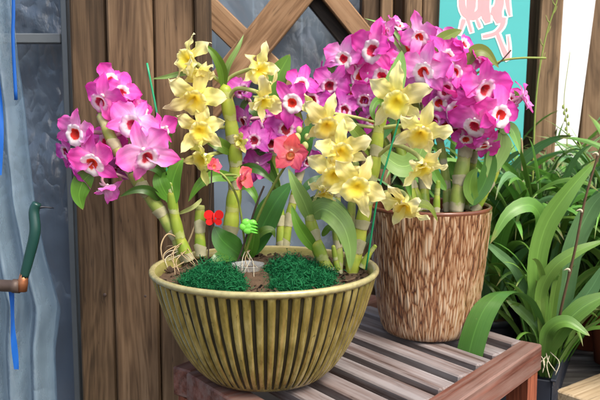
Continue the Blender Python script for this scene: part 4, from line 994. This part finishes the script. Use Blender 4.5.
gF = Vector((PC.x + .04, PC.y + .005, psz)); yf = gF.y
Fp = plant('pink_orchid', 'largest magenta orchid with red throats, right half of the brown pot before the banner', 'orchid', gF)
cane(Fp, [(456, 212, yf), (460, 180, yf), (466, 145, yf + .005), (468, 105, yf + .01), (462, 72, yf + .01)], 9.2, 'cane_pale', 28, .75)
cane(Fp, [(474, 212, yf), (486, 190, yf), (496, 170, yf), (500, 150, yf), (502, 128, yf)], 5.6, 'cane', 24, .8)
cane(Fp, [(448, 212, yf + .02), (446, 180, yf + .03), (440, 140, yf + .03), (436, 100, yf + .03), (432, 66, yf + .03)], 5.4, 'cane_pale', 24, .75)
cane(Fp, [(436, 214, yf - .02), (437, 196, yf - .02), (438, 180, yf - .02)], 4.5, 'cane', 20, .6, name='young_shoot')
cane(Fp, [(466, 210, yf + .03), (472, 170, yf + .04), (480, 120, yf + .04), (490, 96, yf + .04)], 5, 'cane', 24, .75)
for q, w, m_, pr in [(((502, 132), (500, 146), (494, 162), (488, 180)), 21, 'leaf_pale', 'broad'), (((500, 132), (510, 128), (516, 138), (520, 154)), 11, 'leaf_pale', 'oval'), (((432, 62), (440, 42), (452, 34), (462, 30)), 12, 'leaf_olive', 'broad'),
                     (((466, 66), (474, 52), (486, 52), (499, 68)), 12, 'leaf_olive', 'broad'), (((448, 100), (456, 94), (468, 92), (482, 94)), 8, 'leaf_dark', 'oval'), (((476, 205), (470, 190), (472, 176), (478, 168)), 13, 'leaf', 'oval'),
                     (((470, 206), (484, 184), (490, 160), (482, 140)), 15, 'leaf_dark', 'broad'), (((506, 118), (512, 106), (516, 96), (514, 90)), 9, 'leaf', 'oval'), (((446, 190), (436, 176), (430, 160), (430, 146)), 9, 'leaf', 'oval')]:
    leaf(Fp, [(a_, c_, yf - .02) for a_, c_ in q], w, m_, fold=.2, prof=pr)
b = MB(); b.tube(spline([at(468, 78, yf + .02), at(498, 62, yf + .02), at(520, 58, yf + .02), at(546, 58, yf + .02)], 16), [.0022] * 17, 7); b.build('flower_stem', M['stem'], Fp)
b = MB(); b.tube(spline([at(496, 66, yf + .015), at(504, 58, yf + .015), at(511, 50, yf + .015)], 8), [.0014] * 9, 6); b.build('twig', M['dark_stick'], Fp)
for a in [('pale', 424, 68, yf - .06, 62, -10, 4, 8, 2), ('pink', 447, 55, yf - .04, 50, 12, 8, -20, 4), ('pink', 486, 86, yf - .07, 66, 6, 2, 6, 0), ('pink', 474, 123, yf - .07, 58, -10, -8, 12, 2),
          ('pink', 501, 112, yf - .08, 60, 12, -4, -10, 2), ('pale', 526, 97, yf - .05, 44, 78, 12, 18, 18), ('pink', 486, 146, yf - .05, 44, 20, -56, 10, 14), ('mauve', 446, 87, yf - .04, 44, -4, -4, 12, 2),
          ('pink', 458, 108, yf - .04, 54, -26, 22, 10, 4), ('pink', 464, 42, yf - .01, 42, 40, 40, 0, 14), ('pink', 438, 100, yf - .03, 46, -30, -10, 0, 4), ('pink', 468, 62, yf - .0, 48, 20, 34, 14, 4), ('pink', 500, 92, yf - .02, 50, 34, 24, 0, 4),
          ('mauve', 456, 130, yf - .03, 40, -20, -30, 0, 6), ('pink', 470, 100, yf - .01, 46, 0, 20, 0, 4), ('mauve', 432, 118, yf - .02, 42, -30, -10, 0, 4), ('pink', 430, 48, yf + .0, 42, -10, 30, 0, 4), ('pink', 512, 98, yf - .03, 42, 50, 24, -20, 10), ('pink', 456, 70, yf - .03, 42, -14, 10, 30, 6), ('pink', 476, 54, yf + .0, 40, 40, 50, 10, 16), ('pink', 466, 138, yf - .03, 40, -16, -36, 10, 8), ('pink', 446, 122, yf - .02, 40, -40, 0, 30, 8), ('pale', 442, 38, yf + .01, 40, 10, 40, 0, 14)]:
    flower(Fp, *a)

# ------------------------------------------------------------------ stakes and clips in the bowl
def stick(name, pts, r, mat, label, cat='stake'):
    P = [at(*q) for q in pts]; b = MB(); b.tube(spline(P, 16), r, 8)
    return tag(b.build(name, M[mat], None, P[0]), label, cat)
stick('plant_stake', [(186, 262, ya + .02), (172, 200, ya + .02), (160, 130, ya + .02), (147, 63, ya + .02)], .0019, 'green_stake', 'thin bright green wire stake beside the leftmost pink blooms')
stick('plant_stake', [(208, 268, yd - .05), (209, 230, yd - .055), (211, 190, yd - .06), (212, 164, yd - .06)], .0013, 'dark_stick', 'thin dark upright stick carrying the red butterfly clip')
stick('plant_stake', [(236, 266, yd - .045), (246, 238, yd - .05), (256, 206, yd - .06), (264, 186, yd - .06)], .0018, 'dark_stick', 'dark slanting stick behind the lime green clip')
stick('plant_stake', [(366, 270, ye - .03), (378, 195, ye - .06), (388, 158, ye - .07), (403, 106, ye - .07)], .0016, 'green_stake', 'green wire stake between the right yellow blooms')
rc = thing('plant_clip', 'small red butterfly clip on the thin dark stick', 'clip', at(214, 218, yd - .07))
c0 = at(214, 218, yd - .066); u_ = mpx(yd)
for sx_ in (-1, 1):
    b = MB()
    for (dx, dz, r, sq) in ((5.0, 3.2, 4.6, 1.0), (4.2, -3.6, 3.6, .95)):
        S = [c0 + Vector((sx_ * dx + r * math.cos(t / 12 * 6.283) , 0, dz + r * sq * math.sin(t / 12 * 6.283))) * u_ for t in range(12)]
        S = [s_ + Vector((0, -.004 * abs((s_ - c0).x) / (8 * u_), 0)) for s_ in S]
        S2_ = [s_ + Vector((0, .003, 0)) for s_ in S]
        b.poly(S); b.poly(list(reversed(S2_)))
        for i in range(12): b.poly([S[i], S2_[i], S2_[(i + 1) % 12], S[(i + 1) % 12]])
    b.build('wing', M['red_plastic'], rc, smooth=False)
b = MB(); b.tube(spline([c0 + Vector((0, -.002, -5 * u_)), c0 + Vector((0, -.003, 0)), c0 + Vector((0, -.002, 5 * u_))], 6), [.0006, .0016, .002, .002, .002, .0018, .0008], 8); b.build('clip_body', M['red_plastic'], rc)
lc = thing('plant_clip', 'lime green claw clip holding the coral orchid stem', 'clip', at(250, 226, yd - .065))
c0 = at(250, 226, yd - .066)
b = MB()
for dx, dz, rx, rz in ((-3.5, 3.5, 4.4, 4.0), (-2.0, -3.8, 4.6, 4.0), (2.6, 3.2, 4.0, 3.4), (-6.4, -.6, 3.8, 3.8), (2.2, -3.0, 3.6, 3.2), (-1.5, 0, 4.6, 4.6)):
    b.ball(c0 + Vector((dx * u_, -.003, dz * u_)), (rx * u_, .0042, rz * u_), 14, 8)
b.build('clip_body', M['lime_plastic'], lc)
for dz in (3.5, 0.4, -2.8, -5.4):
    b = MB(); b.tube(spline([c0 + Vector((0, -.003, dz * u_)), c0 + Vector((4.5 * u_, -.008, (dz - .3) * u_)), c0 + Vector((7.5 * u_, -.004, (dz - 1.5) * u_))], 8), [.0016] * 7 + [.0012, .0008], 7); b.build('clip_tooth', M['lime_plastic'], lc)
# clear cup with pale fibres
cc = bowl_base(247, 274)
m, nt, N, L = new_mat('clear_cup'); p_ = N.new('ShaderNodeBsdfPrincipled'); p_.inputs['Base Color'].default_value = (.62, .68, .66, 1); p_.inputs['Roughness'].default_value = .15
t_ = N.new('ShaderNodeBsdfTransparent'); mx_ = N.new('ShaderNodeMixShader'); mx_.inputs[0].default_value = .78; o_ = N.new('ShaderNodeOutputMaterial')
L.new(p_.outputs[0], mx_.inputs[1]); L.new(t_.outputs[0], mx_.inputs[2]); L.new(mx_.outputs[0], o_.inputs[0]); M['clear'] = m
b = MB(); b.lathe([(.020, -.01), (.024, .008), (.0265, .018), (.028, .0185), (.0275, .0165), (.0255, .009)], 40, 0, lambda t, r, z, k: r * (1 + .05 * math.sin(5 * t)))
b.v = [(x_ + cc.x, y_ + cc.y + .015, z_ + cc.z - .004) for x_, y_, z_ in b.v]
tag(b.build('clear_cup', M['clear'], None, cc), 'small clear plastic cup round the coral orchid roots', 'plastic cup')

# ------------------------------------------------------------------ right-hand shelf, trays and strap-leaved plants
SHZ = .36
shelf = thing('low_bench', 'low grey slatted bench under the strap leaved plants', 'bench', Vector((.72, 1.85, 0)))
for k in range(12):
    b = MB(); y0 = 1.28 + k * .092; b.box((.36 + .05 * (k < 3), y0, SHZ - .022), (1.5, y0 + .068, SHZ), bev=.003); b.build('slat', M['grey_slat'], shelf, smooth=False)
for xx in (.46, 1.44):
    b = MB(); b.box((xx - .03, 1.27, SHZ - .075), (xx + .03, 2.37, SHZ - .023), bev=.003); b.build('bearer', M['grey_slat'], shelf, smooth=False)
for xx in (.48, 1.42):
    for yy in (1.35, 2.3):
        b = MB(); b.box((xx - .025, yy - .025, 0), (xx + .025, yy + .025, SHZ - .077), bev=.003); b.build('leg', M['grey_slat'], shelf, smooth=False)
# black slotted tray
tr = thing('nursery_tray', 'dark slotted plastic nursery tray beside the table end', 'tray', Vector((.52, 1.66, SHZ)))
tq = on_z(560, 398, SHZ + .03)
T0 = Vector((.512, 1.520, SHZ + .004)); dr = Vector((math.cos(R(66)), math.sin(R(66)), 0)); ds = Vector((math.sin(R(66)), -math.cos(R(66)), 0))
TM = Matrix.Translation(T0) @ Matrix((dr, -ds, Vector((0, 0, 1)))).transposed().to_4x4()   # x along tray, y to the left
TLn, TWd, THt = .44, .15, .085
def tray_part(name, boxes):
    b = MB()
    for lo, hi in boxes: b.box(lo, hi, 0, TM, .0015)
    return b.build(name, M['black_plastic'], tr, smooth=False)
tray_part('tray_floor', [((0, 0, 0), (TLn, TWd, .004))])
for yy in (0, TWd - .004):
    side = [((0, yy, .0045), (TLn, yy + .004, .018)), ((0, yy, .068), (TLn, yy + .004, .0795))]
    n_ = 18
    for k in range(n_ + 1):
        xx = k * (TLn - .008) / n_; side.append(((xx, yy + .0004, .0175), (xx + .008, yy + .0036, .0685)))
    tray_part('slotted_side', side)
    y_ = yy - .006 if yy == 0 else yy - .0015
    tray_part('tray_lip', [((-.006, y_, .080), (TLn + .006, y_ + .0115, .085))])
for xx in (.0005, TLn - .0045):
    tray_part('tray_end', [((xx, .0045, .0045), (xx + .004, TWd - .0045, .0795))])
b = MB(); b.box((0, 0, 0), (.42, .10, .022), bev=.003)
o = bpy.data.objects.new('plank', b.mesh('plank', M['plank'], False)); col.objects.link(o)
pk = on_z(586, 399, SHZ + .01); o.location = (pk.x, pk.y - .06, SHZ + .001); o.rotation_euler = (0, 0, R(38)); tag(o, 'pale offcut plank on the low bench, bottom right corner', 'plank')

def nursery_pot(c, r, h, mat, label, cat='plant pot'):
    t = thing('nursery_pot', label, cat, c, 'plain pots on the low bench')
    lathe_at('pot_wall', [(.001, .002), (r * .74, .001), (r * .95, h * .86), (r * .955, h * .88), (r, h * .885), (r, h), (r * .93, h), (r * .90, h * .9)], c, M[mat], t, 40)
    lathe_at('bark_fill', [(r * .905, h * .9), (r * .5, h * .92), (.001, h * .93)], c, M['bark'], t, 24)
    return t
def tuft(name, label, c, n, lmin, lmax, w, mats, seed, spread=1.0, lean=None, cat='plant', group=None, up=(58, 88), bend=1.0, rb=.03):
    """strap leaves rising from a pot and arching over"""
    p = plant(name, label, cat, c, group); rn = random.Random(seed)
    for k in range(n):
        az = rn.uniform(0, 6.283); el = R(rn.uniform(*up)); Lg = rn.uniform(lmin, lmax); pos = c + Vector((rb * math.cos(az) * rn.random(), rb * math.sin(az) * rn.random(), 0))
        S = []; m_ = 18; cb = rn.uniform(.5, 1.5) * bend; q = pos.copy()
        d0 = Vector((math.cos(az) * spread, math.sin(az) * spread, 0)) + (Vector(lean) if lean else Vector((0, 0, 0)))
        d0.z = 0; dl = max(d0.length, .05); dn = d0 / dl
        for j in range(m_ + 1):
            S.append(q.copy()); t = j / m_; e = el - cb * R(100) * t ** 2.4
            q = q + (dn * math.cos(e) * min(dl, 1.2) + Vector((0, 0, math.sin(e)))) * (Lg / m_)
        sd = Vector((-dn.y, dn.x, 0)); b = MB()
        ribbon(b, S, w * rn.uniform(.7, 1.15), side=sd, fold=rn.uniform(.2, .5), twist=rn.uniform(-.9, .9), ruf=.03)
        b.build('leaf', M[rn.choice(mats)], p)
    return p
gS = 'strap leaved plants on the low bench'
# the plant in the tray whose leaves reach over the table
bs = Vector((.505, 1.60, SHZ + .07)); bp_ = plant('strap_plant', 'strap leaved plant in dark tray, one broad leaf bent over the table', 'plant', bs, gS)
y1 = 1.585
def sleaf(pts, w, mat='strap', fold=.25, prof='strap', twist=0, face=(0, -1, .25), n=22):
    return leaf(bp_, pts, w, mat, face, fold, prof, twist, n, ruf=.02)
leaf(bp_, [(545, 352, y1), (541, 322, y1 - .02), (532, 302, y1 - .05), (516, 292, y1 - .08), (500, 293, y1 - .11), (485, 308, y1 - .135), (474, 334, y1 - .15), (465, 371, y1 - .155)], 28, 'strap_deep', fold=.10, prof='reach', n=24, ruf=.02, side=Vector((.78, -.62, .08)))
sleaf([(546, 350, y1), (541, 310, y1), (536, 270, y1 - .01), (545, 228, y1 - .02), (568, 192, y1 - .03), (598, 158, y1 - .03)], 20, 'strap_bright', .22)
sleaf([(540, 350, y1 + .02), (533, 300, y1 + .03), (538, 250, y1 + .03), (541, 220, y1 + .02), (530, 205, y1), (508, 214, y1 - .02), (490, 244, y1 - .03)], 17, 'strap', .2, face=(.2, -.8, .5))
sleaf([(540, 345, y1 + .02), (530, 305, y1 + .03), (515, 270, y1 + .02), (497, 252, y1 + .01), (480, 238, y1)], 9, 'strap_blue', .25)
sleaf([(546, 350, y1), (540, 300, y1 - .02), (552, 270, y1 - .04), (576, 252, y1 - .05), (606, 240, y1 - .05)], 13, 'strap_bright', .2, face=(0, -.7, .7))
sleaf([(544, 356, y1 - .02), (548, 332, y1 - .05), (566, 322, y1 - .07), (590, 336, y1 - .09)], 14, 'strap', .3, face=(-.1, -.7, .7))
sleaf([(544, 356, y1 - .02), (560, 330, y1 - .05), (582, 308, y1 - .06), (612, 292, y1 - .06)], 19, 'strap', .3, face=(0, -.7, .6))
sleaf([(548, 352, y1), (552, 310, y1), (556, 285, y1 - .01), (562, 262, y1 - .01)], 9, 'strap_bright', .3)
sleaf([(542, 352, y1), (538, 330, y1 - .01), (520, 310, y1 + .02), (506, 300, y1 + .03)], 10, 'strap', .3)
sleaf([(546, 352, y1 - .02), (556, 338, y1 - .03), (568, 330, y1 - .03), (578, 318, y1 - .03)], 8, 'strap_bright', .3)
sleaf([(544, 352, y1), (541, 322, y1 - .02), (540, 300, y1 - .02), (536, 280, y1 - .02)], 8, 'strap_bright', .3)
sleaf([(548, 350, y1 + .03), (562, 300, y1 + .04), (572, 250, y1 + .02), (590, 210, y1), (606, 190, y1 - .02)], 21, 'strap_blue', .2)
sleaf([(548, 350, y1 + .03), (566, 320, y1 + .02), (590, 290, y1), (606, 262, y1 - .02)], 15, 'strap_blue', .25)
b = MB(); S = spline([at(556, 335, y1 - .03), at(562, 305, y1 - .06), at(575, 250, y1 - .08), at(585, 200, y1 - .09), at(600, 150, y1 - .09), at(616, 110, y1 - .09)], 40)
b.tube(S, [.0032 - .0012 * k / 40 + (.001 if k % 9 == 4 else 0) for k in range(41)], 8); b.build('dry_stalk', M['spike'], bp_)
for k in (13, 22, 31):
    b = MB(); b.tube(spline([S[k], S[k] + Vector((-.006, -.004, .006)), S[k] + Vector((-.014, -.002, .002))], 6), [.0028, .003, .0026, .002, .0016, .001, .0004], 6); b.build('dry_bract', M['root_white'], bp_)
for k in range(7):
    b = MB(); p0 = at(rn.uniform(538, 552), rn.uniform(352, 360), y1 - .04); e = at(rn.uniform(534, 556), rn.uniform(366, 378), y1 - .07)
    b.tube(spline([p0, (p0 + e) / 2 + Vector((rn.uniform(-.01, .01), -.01, .006)), e], 8), [.0010] * 9, 6); b.build('root', M['root_white'], bp_)
tuft('strap_plant', 'young narrow leaved plant at the rear of the dark slotted tray', Vector((.585, 1.76, SHZ + .05)), 44, .24, .46, .014, ['strap', 'strap_bright', 'strap'], 41, .9, group=gS, rb=.04)
tuft('strap_plant', 'fresh narrow leaved plant in the middle of the dark slotted tray', Vector((.54, 1.66, SHZ + .05)), 34, .20, .40, .013, ['strap', 'strap_bright'], 42, .9, group=gS, rb=.03)
for i, (c, r, h, mt, lb) in enumerate([((.46, 1.86, SHZ + .001), .075, .13, 'black_plastic', 'black plastic pot hidden behind the slotted tray'), ((.77, 2.02, SHZ + .001), .075, .13, 'terracotta', 'terracotta pot behind the dark tray on the bench'),
                                       ((.80, 1.78, SHZ + .001), .08, .14, 'black_plastic', 'black plastic pot at the right front of the bench'), ((.60, 2.05, SHZ + .001), .08, .16, 'black_plastic', 'black plastic pot before the white board'), ((.98, 1.96, SHZ + .001), .075, .13, 'terracotta', 'terracotta pot at the right end of the bench'),
                                       ((.40, 2.02, SHZ + .001), .075, .15, 'black_plastic', 'black plastic pot in the shade behind the brown pot')]):
    nursery_pot(Vector(c), r, h, mt, lb)
tuft('strap_plant', 'dark strap leaved plant right behind the brown pot', Vector((.46, 1.86, SHZ + .12)), 60, .30, .58, .027, ['strap', 'strap', 'strap_blue'], 1, .9, group=gS)
tuft('strap_plant', 'strap leaved plant in the terracotta pot behind the tray', Vector((.77, 2.02, SHZ + .12)), 60, .34, .62, .026, ['strap', 'strap_bright', 'strap_blue'], 2, .9, group=gS)
tuft('strap_plant', 'bushy strap leaved plant at the right front of the bench', Vector((.80, 1.78, SHZ + .13)), 60, .32, .58, .028, ['strap', 'strap_blue', 'strap_bright'], 3, .9, group=gS)
tuft('strap_plant', 'broad leaved strap plant at the right end of the bench', Vector((.98, 1.96, SHZ + .12)), 46, .34, .6, .028, ['strap', 'strap_bright'], 4, .9, group=gS)
tuft('strap_plant', 'upright strap leaved plant half hidden behind the brown pot', Vector((.40, 2.02, SHZ + .14)), 50, .36, .62, .026, ['strap', 'strap_blue'], 5, .8, group=gS)
for (bx, by, nn, w_, sd_i, lb) in ((.60, 1.90, 60, .019, 21, 'narrow leaved strap plant in the middle of the bench'), (.90, 1.62, 50, .019, 22, 'narrow leaved strap plant nearest the right frame edge'), (.72, 2.28, 70, .018, 23, 'tall narrow leaved strap plant before the white board'),
                                   (.52, 2.30, 60, .018, 24, 'tall narrow leaved strap plant below the teal banner'), (.95, 2.25, 70, .018, 25, 'tall narrow leaved strap plant before the far right post')):
    cpt = Vector((bx, by, SHZ + .001)); nursery_pot(cpt, .07, .14, 'black_plastic', 'black plastic pot under the ' + lb.split(' in ')[0].split(' nearest')[0].split(' before')[0].split(' below')[0] + {21: ' in mid bench', 22: ' at the near right', 23: ' by the white board', 24: ' below the banner', 25: ' by the far post'}[sd_i])
    tuft('strap_plant', lb, cpt + Vector((0, 0, .13)), nn, .34, .66, w_, ['strap', 'strap', 'strap_bright', 'strap_blue'], sd_i, .85, group=gS)
gp = tuft('striped_plant', 'tuft of narrow pale edged leaves in front of the white board', Vector((.60, 2.05, SHZ + .15)), 90, .30, .56, .011, ['grass_leaf'], 6, .85, bend=.9, rb=.06)
for (bx, by, sd_i, lb, pl) in ((.80, 2.12, 31, 'tuft of narrow pale edged leaves by the far right post', 'black plastic pot of the pale edged tuft by the far right post'), (.46, 2.16, 32, 'tuft of narrow pale edged leaves beside the teal banner', 'black plastic pot of the pale edged tuft beside the teal banner'),
                               (.78, 1.88, 33, 'tuft of narrow pale edged leaves behind the bent over leaf plant', 'terracotta pot just behind the slotted tray')):
    cpt = Vector((bx, by, SHZ + .001)); nursery_pot(cpt, .06, .13, 'terracotta' if sd_i == 33 else 'black_plastic', pl)
    tuft('striped_plant', lb, cpt + Vector((0, 0, .12)), 80, .28, .58, .010, ['grass_leaf', 'strap', 'strap_bright'], sd_i, .9, bend=.95, rb=.05)
b = MB(); S = spline([at(566, 190, 2.0), at(567, 130, 2.0), at(564, 100, 2.0), at(570, 52, 2.0)], 24); b.tube(S, [.0018 - .0009 * k / 24 for k in range(25)], 6); b.build('flower_stem', M['stem'], gp)
for k in range(8):
    b = MB(); q = S[7 + k]; b.ball(q + Vector((.004 * (-1) ** k, -.002, .003)), (.003, .003, .006)); b.build('bud', M['stem'], gp)
b = MB(); S = spline([at(532, 200, 1.98), at(536, 100, 1.98), at(545, 40, 1.98), at(556, 4, 1.98), at(560, -16, 1.98)], 30); b.tube(S, [.0026 - .0012 * k / 30 for k in range(31)], 6); b.build('flower_stem', M['stem'], gp)
for k in range(8):
    b = MB(); q = S[12 + 2 * k]; b.tube(spline([q, q + Vector((.006 * (-1) ** k, 0, .008)), q + Vector((.010 * (-1) ** k, 0, .020))], 4), [.0016, .0016, .0012, .001, .0004], 6); b.build('bud', M['stem'], gp)
stick('plant_stake', [(522, 330, 1.86), (522, 220, 1.86), (522, 150, 1.86), (521, 138, 1.86)], .0025, 'root', 'thin straight tan cane among the strap leaves')

# ------------------------------------------------------------------ light
w = bpy.data.worlds.new('World'); scene.world = w; w.use_nodes = True
nt = w.node_tree; nt.nodes.clear()
sky = nt.nodes.new('ShaderNodeTexSky'); sky.sky_type = 'NISHITA'; sky.sun_disc = False
SUN_EL, SUN_AZ = R(52), R(142)          # azimuth measured clockwise from +Y
sky.sun_elevation = SUN_EL; sky.sun_rotation = SUN_AZ; sky.air_density = 1.0; sky.dust_density = 5.0
bg = nt.nodes.new('ShaderNodeBackground'); bg.inputs['Strength'].default_value = .15
out = nt.nodes.new('ShaderNodeOutputWorld'); nt.links.new(sky.outputs[0], bg.inputs[0]); nt.links.new(bg.outputs[0], out.inputs[0])
sd = bpy.data.lights.new('sun', 'SUN'); sd.energy = 1.35; sd.angle = R(16); sd.color = (1, .95, .88)
so = bpy.data.objects.new('sun', sd); col.objects.link(so)
d = Vector((math.sin(SUN_AZ) * math.cos(SUN_EL), math.cos(SUN_AZ) * math.cos(SUN_EL), math.sin(SUN_EL)))
so.rotation_euler = d.to_track_quat('Z', 'Y').to_euler(); so.location = d * 5 + Vector((0, 0, 1))
scene.view_settings.view_transform = 'Standard'; scene.view_settings.look = 'None'
scene.view_settings.exposure = 1.05; scene.view_settings.gamma = 1; scene.view_settings.use_curve_mapping = False
scene.render.engine = 'CYCLES'
for o in bpy.data.objects:
    if 'base_pt' in o: del o['base_pt']
